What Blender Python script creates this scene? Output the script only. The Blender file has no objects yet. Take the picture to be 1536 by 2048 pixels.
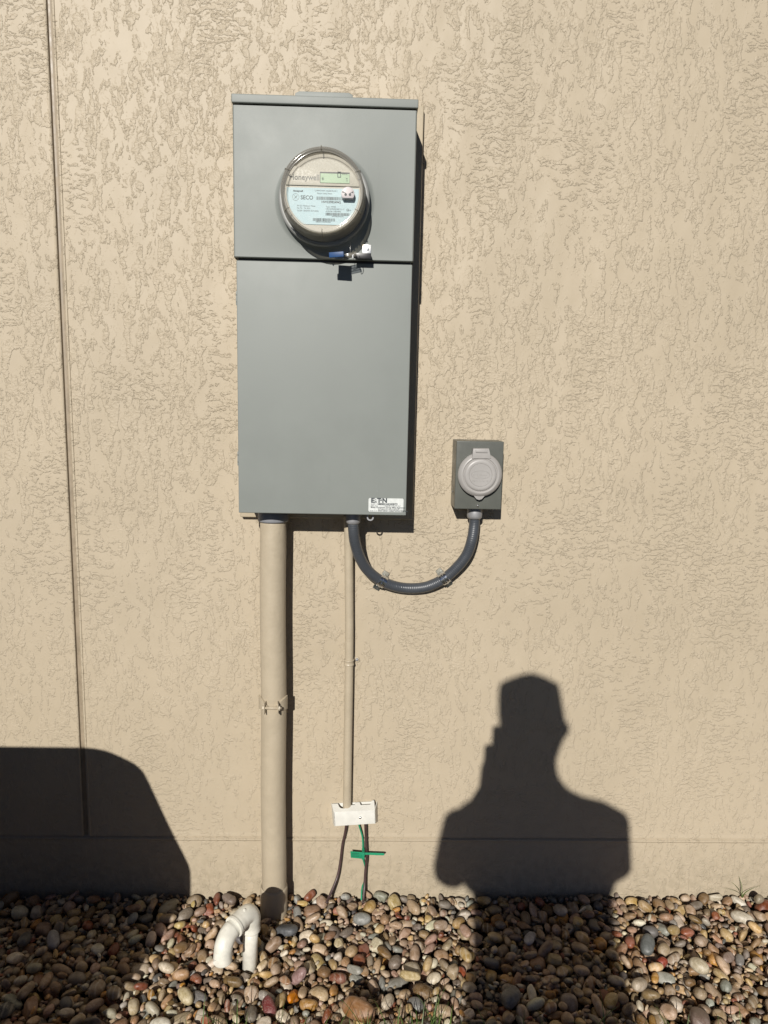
import bpy, bmesh, math, random
import numpy as np
from mathutils import Vector, Matrix, noise

random.seed(7)
rng = np.random.default_rng(11)
S = bpy.context.scene
C = S.collection

# ------------------------------------------------------------------ camera
CAM_D, CAM_H = 1.70, 1.238
PITCH, YAW, ROLL = [math.radians(a) for a in (8.674, 1.555, 1.195)]
FPX = 1450.0                                   # focal length in pixels of a 2048 px high frame
cp, sp, cy, sy = math.cos(PITCH), math.sin(PITCH), math.cos(YAW), math.sin(YAW)
Fv = Vector((sy * cp, cy * cp, -sp)); R0 = Vector((cy, -sy, 0)); U0 = R0.cross(Fv)
Rv = math.cos(ROLL) * R0 + math.sin(ROLL) * U0
Uv = -math.sin(ROLL) * R0 + math.cos(ROLL) * U0
CAM = Vector((0, -CAM_D, CAM_H))
cd = bpy.data.cameras.new('camera'); cam = bpy.data.objects.new('camera', cd); C.objects.link(cam)
cam.matrix_world = Matrix(((Rv.x, Uv.x, -Fv.x, CAM.x), (Rv.y, Uv.y, -Fv.y, CAM.y), (Rv.z, Uv.z, -Fv.z, CAM.z), (0, 0, 0, 1)))
cd.sensor_fit = 'VERTICAL'; cd.sensor_height = 36; cd.sensor_width = 27; cd.lens = 36 * FPX / 2048
cd.clip_start = 0.02; cd.clip_end = 2000
S.camera = cam
S.render.resolution_x = 768; S.render.resolution_y = 1024

def ray(px, py): return Fv + Rv * ((px - 768) / FPX) - Uv * ((py - 1024) / FPX)
def W(px, py, Y=0.0):                           # point of the plane y = Y seen at that place
    d = ray(px, py); return CAM + d * ((Y + CAM_D) / d.y)
def G(px, py, z=0.0):
    d = ray(px, py); return CAM + d * ((z - CAM_H) / d.z)

# ------------------------------------------------------------------ light
LD = ray(1003, 1458).normalized()               # direction the sunlight travels
elev = math.asin(-LD.z)
sd = bpy.data.lights.new('sun', 'SUN'); sun = bpy.data.objects.new('sun', sd); C.objects.link(sun)
sun.rotation_euler = LD.to_track_quat('-Z', 'Y').to_euler()
sd.energy = 5.0; sd.angle = math.radians(0.53); sd.color = (1.0, 0.96, 0.895)
world = bpy.data.worlds.new('World'); S.world = world; world.use_nodes = True
wn = world.node_tree.nodes; wl = world.node_tree.links
sky = wn.new('ShaderNodeTexSky'); sky.sky_type = 'NISHITA'; sky.sun_disc = False
sky.sun_elevation = elev; sky.sun_rotation = math.atan2(-LD.x, -LD.y)
sky.air_density = 0.24; sky.dust_density = 0.2; sky.ozone_density = 4.0
wl.new(sky.outputs[0], wn['Background'].inputs[0]); wn['Background'].inputs[1].default_value = 0.05
S.view_settings.view_transform = 'Standard'; S.view_settings.look = 'None'
S.view_settings.exposure = -0.03; S.view_settings.gamma = 1.0
S.render.engine = 'CYCLES'

# ------------------------------------------------------------------ node helpers
class NT:
    def __init__(s, name):
        s.m = bpy.data.materials.new(name); s.m.use_nodes = True; s.t = s.m.node_tree
        s.b = s.t.nodes['Principled BSDF']; s.out = s.t.nodes['Material Output']
    def n(s, typ, **kw):
        nd = s.t.nodes.new('ShaderNode' + typ)
        for k, v in kw.items():
            if k.startswith('_'): setattr(nd, k[1:], v)
            else: s.set(nd.inputs[k.replace('__', ' ')], v)
        return nd
    def set(s, inp, v):
        if isinstance(v, bpy.types.NodeSocket): s.t.links.new(v, inp)
        else: inp.default_value = v
    def math(s, op, a, b=None, c=None, clamp=False):
        nd = s.t.nodes.new('ShaderNodeMath'); nd.operation = op; nd.use_clamp = clamp
        s.set(nd.inputs[0], a)
        if b is not None: s.set(nd.inputs[1], b)
        if c is not None: s.set(nd.inputs[2], c)
        return nd.outputs[0]
    def step(s, v, a, b, lo=0.0, hi=1.0, smooth=True):
        nd = s.t.nodes.new('ShaderNodeMapRange'); nd.interpolation_type = 'SMOOTHSTEP' if smooth else 'LINEAR'
        s.set(nd.inputs[0], v); nd.inputs[1].default_value = a; nd.inputs[2].default_value = b
        s.set(nd.inputs[3], lo); s.set(nd.inputs[4], hi); return nd.outputs[0]
    def coord(s, scale=(1, 1, 1), kind='Object', loc=(0, 0, 0), rot=(0, 0, 0)):
        tc = s.t.nodes.new('ShaderNodeTexCoord'); mp = s.t.nodes.new('ShaderNodeMapping')
        s.t.links.new(tc.outputs[kind], mp.inputs[0]); mp.inputs['Scale'].default_value = scale
        mp.inputs['Location'].default_value = loc; mp.inputs['Rotation'].default_value = rot
        return mp.outputs[0]
    def noise(s, vec, scale, detail=2.0, rough=0.5, dist=0.0):
        nd = s.t.nodes.new('ShaderNodeTexNoise'); s.set(nd.inputs['Vector'], vec)
        nd.inputs['Scale'].default_value = scale; nd.inputs['Detail'].default_value = detail
        nd.inputs['Roughness'].default_value = rough; nd.inputs['Distortion'].default_value = dist
        return nd.outputs['Fac'], nd.outputs['Color']
    def mix(s, f, a, b):
        nd = s.t.nodes.new('ShaderNodeMix'); nd.data_type = 'RGBA'
        s.set(nd.inputs[0], f); s.set(nd.inputs[6], a); s.set(nd.inputs[7], b); return nd.outputs[2]
    def vadd(s, a, b, scale):
        m = s.t.nodes.new('ShaderNodeVectorMath'); m.operation = 'MULTIPLY_ADD'
        s.set(m.inputs[0], b); m.inputs[1].default_value = (scale,) * 3; s.set(m.inputs[2], a); return m.outputs[0]
    def bump(s, h, dist, strength=1.0, normal=None):
        nd = s.t.nodes.new('ShaderNodeBump'); s.set(nd.inputs['Height'], h); nd.inputs['Distance'].default_value = dist
        nd.inputs['Strength'].default_value = strength
        if normal is not None: s.set(nd.inputs['Normal'], normal)
        return nd.outputs[0]

def P(name, col, rough=0.5, metal=0.0, spec=0.5, var=0.06, vscale=25, bump=0.0, bscale=300, rvar=0.08, coat=0.0, sss=0.0, smudge=False):
    t = NT(name); v = t.coord()
    f1, _ = t.noise(v, vscale, 5, 0.6); f2, _ = t.noise(v, vscale * 0.22, 3, 0.55)
    k = t.math('ADD', t.math('MULTIPLY', f1, 0.6), t.math('MULTIPLY', f2, 0.4))
    c = (*col, 1); d = tuple(max(0, x * (1 - var * 2)) for x in col) + (1,); l = tuple(min(1, x * (1 + var * 2)) for x in col) + (1,)
    t.set(t.b.inputs['Base Color'], t.mix(t.step(k, 0.3, 0.7), d, l))
    t.set(t.b.inputs['Roughness'], t.step(f1, 0.3, 0.7, max(0.02, rough - rvar), min(1, rough + rvar)))
    t.b.inputs['Metallic'].default_value = metal; t.b.inputs['Specular IOR Level'].default_value = spec
    t.b.inputs['Coat Weight'].default_value = coat
    if smudge:
        vs_ = t.coord((1, 1, .12)); g1, _ = t.noise(vs_, 60, 4, 0.7); g2, _ = t.noise(v, 5, 3, 0.6); g3, _ = t.noise(t.coord((1, 1, .35), rot=(0, .5, 0)), 38, 5, 0.75, 1.5)
        k1 = t.math('MULTIPLY', t.step(g1, .55, .8, 0, .10), t.step(g2, .45, .6)); k2 = t.math('MULTIPLY', t.step(g3, .66, .72, 0, .22), t.step(g2, .50, .62))
        src = t.b.inputs['Base Color'].links[0].from_socket; cc = t.mix(k1, src, (.12, .13, .12, 1)); cc = t.mix(k2, cc, (.40, .41, .38, 1)); t.set(t.b.inputs['Base Color'], cc)
    if sss: t.b.inputs['Subsurface Weight'].default_value = sss; t.b.inputs['Subsurface Scale'].default_value = 0.004
    if bump:
        fb, _ = t.noise(v, bscale, 3, 0.6); t.set(t.b.inputs['Normal'], t.bump(fb, bump))
    return t.m

# stucco: knock-down, trowelled flats over a rough coat, painted
def stucco_mat():
    t = NT('painted_stucco')
    v = t.coord((1, 1, 1))
    def sc(vec, s):
        m = t.n('VectorMath', _operation='MULTIPLY'); t.set(m.inputs[0], vec); m.inputs[1].default_value = s; return m.outputs[0]
    _, w1 = t.noise(v, 20, 3, 0.6)
    _, w2 = t.noise(v, 120, 3, 0.65)
    vw = t.vadd(v, w1, 0.03); vw = t.vadd(vw, w2, 0.009)
    a, _ = t.noise(sc(vw, (1.0, 1.0, 0.36)), 72, 4.0, 0.54)       # tall streaky patches
    b, _ = t.noise(sc(vw, (0.55, 1.0, 1.35)), 88, 4.0, 0.54)      # squat ripples
    zone, _ = t.noise(sc(v, (1, 1, .6)), 5.0, 2, 0.5)
    zz = t.step(zone, 0.50, 0.60)
    base = t.math('ADD', t.math('MULTIPLY', a, t.math('SUBTRACT', 1.0, zz)), t.math('MULTIPLY', b, zz))
    dens, _ = t.noise(sc(v, (1, 1, .5)), 4.0, 2, 0.5)
    base = t.math('ADD', base, t.math('MULTIPLY', t.math('SUBTRACT', dens, 0.5), 0.30))
    patch = t.step(base, 0.500, 0.565)                         # 1 = rough patch, standing a little proud
    dome = t.step(base, 0.53, 0.66)
    r1, _ = t.noise(sc(vw, (0.75, 1.0, 1.25)), 150, 2, 0.5)
    blob = t.step(r1, 0.38, 0.66)
    r2, _ = t.noise(sc(v, (1.0, 1.0, 0.08)), 300, 1, 0.5)      # comb marks
    comb, _ = t.noise(v, 14, 1, 0.5)
    combm = t.math('MULTIPLY', t.step(comb, 0.55, 0.62), t.math('SUBTRACT', r2, 0.5))
    r3, _ = t.noise(v, 420, 3, 0.6)
    rough = t.math('ADD', t.math('MULTIPLY', blob, 0.55), t.math('ADD', t.math('MULTIPLY', combm, 1.3), t.math('MULTIPLY', r3, 0.13)))
    crk, _ = t.noise(sc(vw, (1, 1, .6)), 30, 2, 0.5)           # thin drag lines across the flats
    line = t.math('MULTIPLY', t.step(t.math('ABSOLUTE', t.math('SUBTRACT', crk, 0.46)), 0.0, 0.022, 1.0, 0.0), t.step(r1, 0.45, 0.55))
    vo = t.n('TexVoronoi', _feature='F1'); t.set(vo.inputs['Vector'], vw); vo.inputs['Scale'].default_value = 95
    cr, _ = t.noise(v, 22, 2, 0.5)
    crumb = t.math('MULTIPLY', t.step(vo.outputs['Distance'], 0.10, 0.22, 1.0, 0.0), t.step(cr, 0.50, 0.60))
    flatg, _ = t.noise(sc(v, (1, 1, .4)), 300, 2, 0.6)
    big, _ = t.noise(sc(v, (1, 1, .5)), 9, 2, 0.5)
    h = t.math('MULTIPLY', patch, t.math('ADD', 0.75, t.math('ADD', rough, t.math('MULTIPLY', dome, 0.3))))
    h = t.math('ADD', h, t.math('MULTIPLY', crumb, 0.5))
    h = t.math('ADD', h, t.math('MULTIPLY', line, 0.3))
    h = t.math('ADD', h, t.math('MULTIPLY', flatg, 0.06))
    sep = t.n('SeparateXYZ'); t.set(sep.inputs[0], v)
    fade = t.step(sep.outputs[2], 0.0, 1.3, 0.62, 1.0)        # thicker paint low on the wall
    h = t.math('MULTIPLY', h, fade)
    n0 = t.bump(big, 0.008, 1.0)
    t.set(t.b.inputs['Normal'], t.bump(h, STUC, 1.0, n0))
    c1, _ = t.noise(v, 2.2, 4, 0.6); c2, _ = t.noise(v, 45, 3, 0.6)
    col = t.mix(t.step(c1, 0.3, 0.7), (0.430, 0.362, 0.264, 1), (0.464, 0.391, 0.287, 1))
    col = t.mix(t.step(c2, 0.35, 0.75, 0.0, 0.12), col, (0.36, 0.30, 0.20, 1))
    dirt = t.math('MULTIPLY', t.step(sep.outputs[2], 0.16, 0.0), t.step(c2, 0.4, 0.6, 0.2, 0.6))
    col = t.mix(dirt, col, (0.33, 0.28, 0.20, 1))
    t.set(t.b.inputs['Base Color'], col)
    t.b.inputs['Roughness'].default_value = 0.52; t.b.inputs['Specular IOR Level'].default_value = 0.36
    return t.m

STUC = 0.00092
M = {}
M['stucco'] = stucco_mat()
M['bead'] = P('dusty_joint_bead', (0.29, 0.235, 0.165), 0.5, var=0.08, vscale=60)
M['clip'] = P('cloudy_nylon', (0.24, 0.23, 0.19), 0.4)
M['trim'] = P('painted_trim', (0.435, 0.367, 0.262), 0.5, bump=0.0006, bscale=90, var=0.03)
M['tanpipe'] = P('tan_painted_pipe', (0.420, 0.357, 0.262), 0.42, bump=0.0010, bscale=70, var=0.03)
M['greymetal'] = P('grey_enamel', (0.212, 0.228, 0.213), 0.5, spec=0.4, var=0.02, vscale=9, bump=0.00008, bscale=400, rvar=0.03, smudge=True)
M['boxgrey'] = P('dark_grey_enamel', (0.100, 0.104, 0.092), 0.36, spec=0.4, var=0.03, vscale=20)
M['lid'] = P('grey_lid_plastic', (0.34, 0.325, 0.31), 0.42, var=0.02)
M['hose'] = P('slate_vinyl', (0.058, 0.064, 0.074), 0.33, var=0.05)
M['pvcgrey'] = P('grey_pvc', (0.21, 0.215, 0.23), 0.45, var=0.04)
M['conn'] = P('cast_zinc', (0.30, 0.30, 0.31), 0.5, metal=0.35, var=0.05)
M['zinc'] = P('zinc_plate', (0.60, 0.62, 0.64), 0.20, metal=0.97, var=0.1, vscale=120)
M['steel'] = P('galvanised_steel', (0.7, 0.7, 0.68), 0.3, metal=0.9, var=0.08, vscale=80)
M['slotstrip'] = P('near_black_strip', (0.035, 0.035, 0.035), 0.45)
M['ring'] = P('steel_sealing_ring', (0.26, 0.265, 0.255), 0.4)
M['meterbody'] = P('meter_housing', (0.30, 0.295, 0.270), 0.4, var=0.05)
M['silver'] = P('meter_silver_plastic', (0.46, 0.435, 0.38), 0.5, var=0.03, vscale=300)
M['knob'] = P('lilac_grey_plastic', (0.52, 0.475, 0.50), 0.4)
M['cyanlabel'] = P('pale_cyan_label', (0.47, 0.60, 0.65), 0.55, var=0.03, vscale=90)
M['lcd'] = P('lcd_green', (0.28, 0.40, 0.26), 0.3, var=0.03)
M['ink'] = P('printed_ink', (0.05, 0.06, 0.065), 0.5)
M['greyink'] = P('grey_print', (0.16, 0.16, 0.15), 0.5)
M['black'] = P('black_plastic', (0.012, 0.012, 0.013), 0.4)
M['blue'] = P('blue_plastic', (0.005, 0.048, 0.16), 0.5, var=0.08)
M['white'] = P('white_plastic', (0.66, 0.65, 0.60), 0.45, var=0.03, vscale=60)
M['sticker'] = P('white_sticker', (0.62, 0.64, 0.62), 0.4, var=0.05, vscale=120)
M['pvcwhite'] = P('white_pvc', (0.72, 0.70, 0.62), 0.38, var=0.08, vscale=40, bump=0.0003, bscale=60)
M['green'] = P('green_plastic', (0.015, 0.24, 0.12), 0.4, var=0.1)
M['brown'] = P('brown_cable', (0.060, 0.035, 0.033), 0.4, var=0.12, vscale=60)
M['skin'] = P('skin', (0.45, 0.27, 0.19), 0.5, sss=0.1)
M['shirt'] = P('navy_cotton', (0.05, 0.06, 0.10), 0.85, bump=0.0006)
M['trousers'] = P('denim', (0.06, 0.08, 0.13), 0.85, bump=0.0006)
M['cap'] = P('cap_cloth', (0.10, 0.09, 0.08), 0.85, bump=0.0006)
M['phone'] = P('phone_glass', (0.02, 0.02, 0.025), 0.15)
M['cover'] = P('unseen_caster_dark', (0.045, 0.047, 0.05), 0.6, bump=0.002, bscale=20)  # plain dark surface of the unseen shadow-casting object at left
M['soil'] = P('dark_soil', (0.035, 0.026, 0.018), 0.95, bump=0.004, bscale=90, var=0.3)
M['lawn'] = P('lawn_ground', (0.028, 0.036, 0.014), 0.95, bump=0.01, bscale=60, var=0.3, vscale=6)
M['rust'] = P('bright_bolt', (0.75, 0.75, 0.72), 0.25, metal=1.0)

def clear_mat(name, tint, gloss_rough, base_op, edge_op, dcol=(0.42, 0.38, 0.30)):
    t = NT(name); t.t.nodes.remove(t.b)
    lw = t.n('LayerWeight'); lw.inputs['Blend'].default_value = 0.35
    tr = t.n('BsdfTransparent'); tr.inputs[0].default_value = (*tint, 1)
    gl = t.n('BsdfGlossy'); gl.inputs['Roughness'].default_value = gloss_rough
    df = t.n('BsdfDiffuse'); df.inputs[0].default_value = (*dcol, 1)
    m1 = t.t.nodes.new('ShaderNodeMixShader'); m2 = t.t.nodes.new('ShaderNodeMixShader')
    t.set(m1.inputs[0], t.step(lw.outputs['Facing'], 0.0, 1.0, base_op, edge_op)); t.t.links.new(tr.outputs[0], m1.inputs[1]); t.t.links.new(df.outputs[0], m1.inputs[2])
    t.set(m2.inputs[0], t.math('MULTIPLY', lw.outputs['Fresnel'], 0.55)); t.t.links.new(m1.outputs[0], m2.inputs[1]); t.t.links.new(gl.outputs[0], m2.inputs[2])
    t.t.links.new(m2.outputs[0], t.out.inputs[0]); return t.m
M['glass'] = clear_mat('clear_polycarbonate', (0.96, 0.96, 0.94), 0.06, 0.02, 0.30)
M['rim'] = clear_mat('smoky_rim', (0.92, 0.90, 0.86), 0.10, 0.22, 0.6, (0.60, 0.58, 0.53))
M['side'] = clear_mat('smoky_side', (0.6, 0.55, 0.45), 0.10, 0.30, 0.75, (0.45, 0.43, 0.38))
M['clearplastic'] = clear_mat('clear_plastic', (0.8, 0.82, 0.85), 0.1, 0.25, 0.6)

# ------------------------------------------------------------------ mesh helpers
class MB:
    def __init__(s): s.bm = bmesh.new(); s.mats = []
    def mi(s, mat):
        if mat not in s.mats: s.mats.append(mat)
        return s.mats.index(mat)
    def grab(s, before, mat, smooth):
        i = s.mi(mat)
        for f in s.bm.faces:
            if f not in before: f.material_index = i; f.smooth = smooth
    def raw(s, verts, faces, mat, smooth=False):
        i = s.mi(mat); vs = [s.bm.verts.new(v) for v in verts]
        for f in faces:
            try: nf = s.bm.faces.new([vs[k] for k in f])
            except ValueError: continue
            nf.material_index = i; nf.smooth = smooth
        return vs
    def box(s, x0, x1, y0, y1, z0, z1, mat, bevel=0.0, seg=2, rot=None, smooth=False, pivot=None):
        t = bmesh.new(); bmesh.ops.create_cube(t, size=1)
        for v in t.verts: v.co = Vector(((x0 + x1) / 2 + v.co.x * (x1 - x0), (y0 + y1) / 2 + v.co.y * (y1 - y0), (z0 + z1) / 2 + v.co.z * (z1 - z0)))
        if bevel: bmesh.ops.bevel(t, geom=list(t.edges), offset=bevel, segments=seg, profile=0.6, affect='EDGES')
        if rot: 
            c = pivot or Vector(((x0 + x1) / 2, (y0 + y1) / 2, (z0 + z1) / 2))
            for v in t.verts: v.co = c + rot @ (v.co - c)
        s.merge(t, mat, smooth or bevel > 0)
    def merge(s, t, mat, smooth=False):
        idx = {}; vs = []
        for k, v in enumerate(t.verts): idx[v] = k; vs.append(v.co.copy())
        s.raw(vs, [[idx[v] for v in f.verts] for f in t.faces], mat, smooth); t.free()
    def prism(s, pts, y0, y1, mat, bevel=0.0, axis='Y', smooth=False):
        # pts in (x, z); extruded from y0 to y1
        t = bmesh.new(); vs = [t.verts.new((p[0], y0, p[1])) for p in pts]; f = t.faces.new(vs)
        r = bmesh.ops.extrude_face_region(t, geom=[f])
        for v in r['geom']:
            if isinstance(v, bmesh.types.BMVert): v.co.y = y1
        bmesh.ops.recalc_face_normals(t, faces=list(t.faces))
        if bevel:
            es = [e for e in t.edges if abs(e.verts[0].co.y - e.verts[1].co.y) < 1e-6]
            bmesh.ops.bevel(t, geom=es, offset=bevel, segments=2, profile=0.6, affect='EDGES')
        s.merge(t, mat, smooth)
    def tube(s, pts, rad, mat, seg=24, caps=True, up=Vector((0, -1, 0.01)), smooth=True):
        pts = [Vector(p) for p in pts]; n = len(pts); rads = rad if isinstance(rad, (list, tuple)) else [rad] * n
        ring = []; prev = None; verts = []
        for i, p in enumerate(pts):
            d = (pts[min(i + 1, n - 1)] - pts[max(i - 1, 0)]).normalized()
            a = (up if prev is None else prev); a = (a - d * a.dot(d))
            if a.length < 1e-5: a = d.orthogonal()
            a.normalize(); b = d.cross(a); prev = a
            for k in range(seg):
                th = 2 * math.pi * k / seg; verts.append(p + (a * math.cos(th) + b * math.sin(th)) * rads[i])
        faces = [[i * seg + k, i * seg + (k + 1) % seg, (i + 1) * seg + (k + 1) % seg, (i + 1) * seg + k] for i in range(n - 1) for k in range(seg)]
        if caps: faces += [list(range(seg))[::-1], list(range((n - 1) * seg, n * seg))]
        s.raw(verts, faces, mat, smooth)
    def lathe(s, prof, c, mat, axis=Vector((0, -1, 0)), seg=96, smooth=True, a0=0.0, a1=2 * math.pi):
        # prof: (radius, distance along axis)
        axis = Vector(axis).normalized(); c = Vector(c)
        a = Vector((0, 0, 1)); a = a - axis * a.dot(axis)
        if a.length < 1e-4: a = Vector((1, 0, 0))
        a.normalize(); b = axis.cross(a)
        full = abs(a1 - a0 - 2 * math.pi) < 1e-6; m = seg if full else seg + 1; verts = []
        for r, h in prof:
            for k in range(m):
                th = a0 + (a1 - a0) * k / seg; verts.append(c + axis * h + (a * math.cos(th) + b * math.sin(th)) * r)
        faces = []
        for i in range(len(prof) - 1):
            for k in range(seg):
                k2 = (k + 1) % m if full else k + 1
                faces.append([i * m + k, i * m + k2, (i + 1) * m + k2, (i + 1) * m + k])
        vs = s.raw(verts, faces, mat, smooth)
        for idx in (0, len(prof) - 1):
            if prof[idx][0] < 1e-6: bmesh.ops.remove_doubles(s.bm, verts=vs[idx * m:(idx + 1) * m], dist=1e-7)
        return s
    def text(s, body, size, x, y, z, mat, extrude=0.0, bold=0.0, align='LEFT', sx=1.0, rot=0.0, spacing=1.0):
        cu = bpy.data.curves.new('t', 'FONT'); cu.body = body; cu.size = size; cu.extrude = extrude; cu.offset = bold
        cu.align_x = align; cu.resolution_u = 3; cu.space_character = spacing
        o = bpy.data.objects.new('t', cu); me = bpy.data.meshes.new_from_object(o)
        c_, s_ = math.cos(rot), math.sin(rot)
        vs = [Vector((x + (v.co.x * sx) * c_ - v.co.y * s_, y - v.co.z, z + v.co.x * sx * s_ + v.co.y * c_)) for v in me.vertices]
        s.raw(vs, [list(p.vertices) for p in me.polygons], mat)
        bpy.data.objects.remove(o); bpy.data.curves.remove(cu); bpy.data.meshes.remove(me)
    def build(s, name, parent=None, auto=None, recalc=True):
        if recalc: bmesh.ops.recalc_face_normals(s.bm, faces=list(s.bm.faces))
        me = bpy.data.meshes.new(name); s.bm.to_mesh(me); s.bm.free()
        for m in s.mats: me.materials.append(m)
        if auto is not None: me.set_sharp_from_angle(angle=math.radians(auto))
        o = bpy.data.objects.new(name, me); C.objects.link(o)
        if parent is not None:
            off = Vector((0, 0, 0)); p = parent
            while p is not None: off += p.location; p = p.parent
            me.transform(Matrix.Translation(-off)); o.parent = parent
        return o
def thing(name, label, cat, loc=(0, 0, 0), group=None):
    o = bpy.data.objects.new(name, None); C.objects.link(o); o.location = loc; o.empty_display_size = 0.05
    tag(o, label, cat, group); return o
def tag(o, label, cat, group=None, kind=None):
    o['label'] = label; o['category'] = cat
    if group: o['group'] = group
    if kind: o['kind'] = kind
    return o
def crv(pts, n=12):                             # Catmull-Rom through the points
    p = [Vector(a) for a in pts]; p = [p[0] * 2 - p[1]] + p + [p[-1] * 2 - p[-2]]; out = []
    for i in range(1, len(p) - 2):
        for k in range(n):
            t = k / n; a, b, c, d = p[i - 1:i + 3]
            out.append(0.5 * ((2 * b) + (c - a) * t + (2 * a - 5 * b + 4 * c - d) * t * t + (3 * b - a - 3 * c + d) * t ** 3))
    out.append(p[-2]); return out
def disc_pts(cx, cz, r, n=48, a0=0, a1=2 * math.pi): return [(cx + r * math.cos(a0 + (a1 - a0) * k / n), cz + r * math.sin(a0 + (a1 - a0) * k / n)) for k in range(n)]

# ------------------------------------------------------------------ ground
def sheet(name, x0, x1, y0, y1, z, mat, kind='structure', nx=1, ny=1):
    m = MB(); vs = []; fs = []
    for j in range(ny + 1):
        for i in range(nx + 1): vs.append((x0 + (x1 - x0) * i / nx, y0 + (y1 - y0) * j / ny, z))
    for j in range(ny):
        for i in range(nx): a = j * (nx + 1) + i; fs.append([a, a + 1, a + nx + 2, a + nx + 1])
    m.raw(vs, fs, mat); o = m.build(name); o['kind'] = kind; return o
sheet('ground', -400, 400, -400, 400, -0.075, M['lawn'])
sheet('pebble_bed_soil', -3.5, 3.5, -0.78, 0.0, -0.058, M['soil'])

# ------------------------------------------------------------------ wall
XJ = (W(98.4, 0).x + W(172.8, 1667).x) / 2; ZJ = W(600, 1674).z
def wall():
    T = 0.22; x0, x1, z1 = -4.5, 4.5, 2.7
    # profile of the upright joint in x (depth y), and of the level joint in z
    xs = [(x0, 0), (XJ - .0125, 0), (XJ - .0112, -.0016), (XJ - .0090, -.0018), (XJ - .0068, -.0004), (XJ - .0052, .0052), (XJ - .0010, .0056), (XJ + .0030, .0050), (XJ + .0050, .0002), (XJ + .0066, -.0014), (XJ + .0100, -.0018), (XJ + .0112, 0), (x1, 0)]
    zs = [(-0.35, 0.0), (ZJ - .0120, 0.0), (ZJ - .0075, -.0022), (ZJ - .0052, -.0020), (ZJ - .0012, .0046), (ZJ, .0052), (ZJ + .0010, -.0006), (ZJ + .003, -.0008), (ZJ + .012, 0.0), (z1, 0.0)]
    m = MB(); vs = []; fs = []
    for z, dz in zs:
        up = z >= ZJ + .0005
        for x, dx in xs:
            d = dx if up else 0.0
            y = max(d, dz) if dz > 0.001 else (d + dz if up else dz)
            vs.append((x, y, z))
    n = len(xs)
    for j in range(len(zs) - 1):
        for i in range(n - 1): a = j * n + i; fs.append([a, a + 1, a + n + 1, a + n])
    m.raw(vs, fs, M['stucco'])
    jf = {(j, i) for j in range(len(zs) - 1) for i in (4, 5, 6, 7) if zs[j][0] >= ZJ}
    m.bm.faces.ensure_lookup_table(); bi = m.mi(M['bead'])
    for q, f in enumerate(m.bm.faces):
        if divmod(q, n - 1) in jf: f.material_index = bi
    m.box(x0, x1, 0.03, T, -0.35, z1, M['stucco'])
    o = m.build('stucco_wall', recalc=False)
    for p in o.data.polygons: p.use_smooth = False
    return tag(o, 'tan stucco house wall with an upright joint at left and a level joint low down', 'wall')
wall()

# painted mounting board behind the meter panel
YB = -0.020
bTR = W(850, 212, YB); bBR = W(829.5, 1040, YB); bL = W(480, 1034, YB)
m = MB(); m.box(bL.x, bBR.x - .0045, YB, -0.0005, bBR.z, bTR.z + .001, M['trim'], 0.0025)
tag(m.build('mounting_board'), 'tan painted backing board between the grey meter panel and the stucco wall', 'board')

# ------------------------------------------------------------------ meter panel
YC, YD = -0.143, -0.135                          # face of meter cover, face of door
cTL, cTR, cBL, cBR = W(465.8, 210, YC), W(834, 218.7, YC), W(466.4, 514.7, YC), W(827.4, 523.3, YC)
PX0, PX1 = (cTL.x + cBL.x) / 2, (cTR.x + cBR.x) / 2
ZT = (W(465, 190, YC - .005).z + W(836, 196, YC - .005).z) / 2
ZC = (cTL.z + cTR.z) / 2; ZS = (cBL.z + cBR.z) / 2
DX0 = (W(471, 520, YD).x + W(478.7, 1024, YD).x) / 2; DX1 = (W(825.4, 525, YD).x + W(811.5, 1030, YD).x) / 2
ZB = (W(478.7, 1025.5, YD).z + W(811.5, 1031.2, YD).z) / 2
panel = thing('breaker_box', 'tall grey steel breaker panel on the tan wall, with the round meter near its top', 'electrical panel', ((PX0 + PX1) / 2, YB, ZB))
m = MB(); m.box(DX0 + .006, DX1 - .006, YD + .012, YB - .0006, ZB + .004, ZT - .006, M['greymetal'], 0.002)
body = m.build('enclosure', panel, 40)
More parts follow.
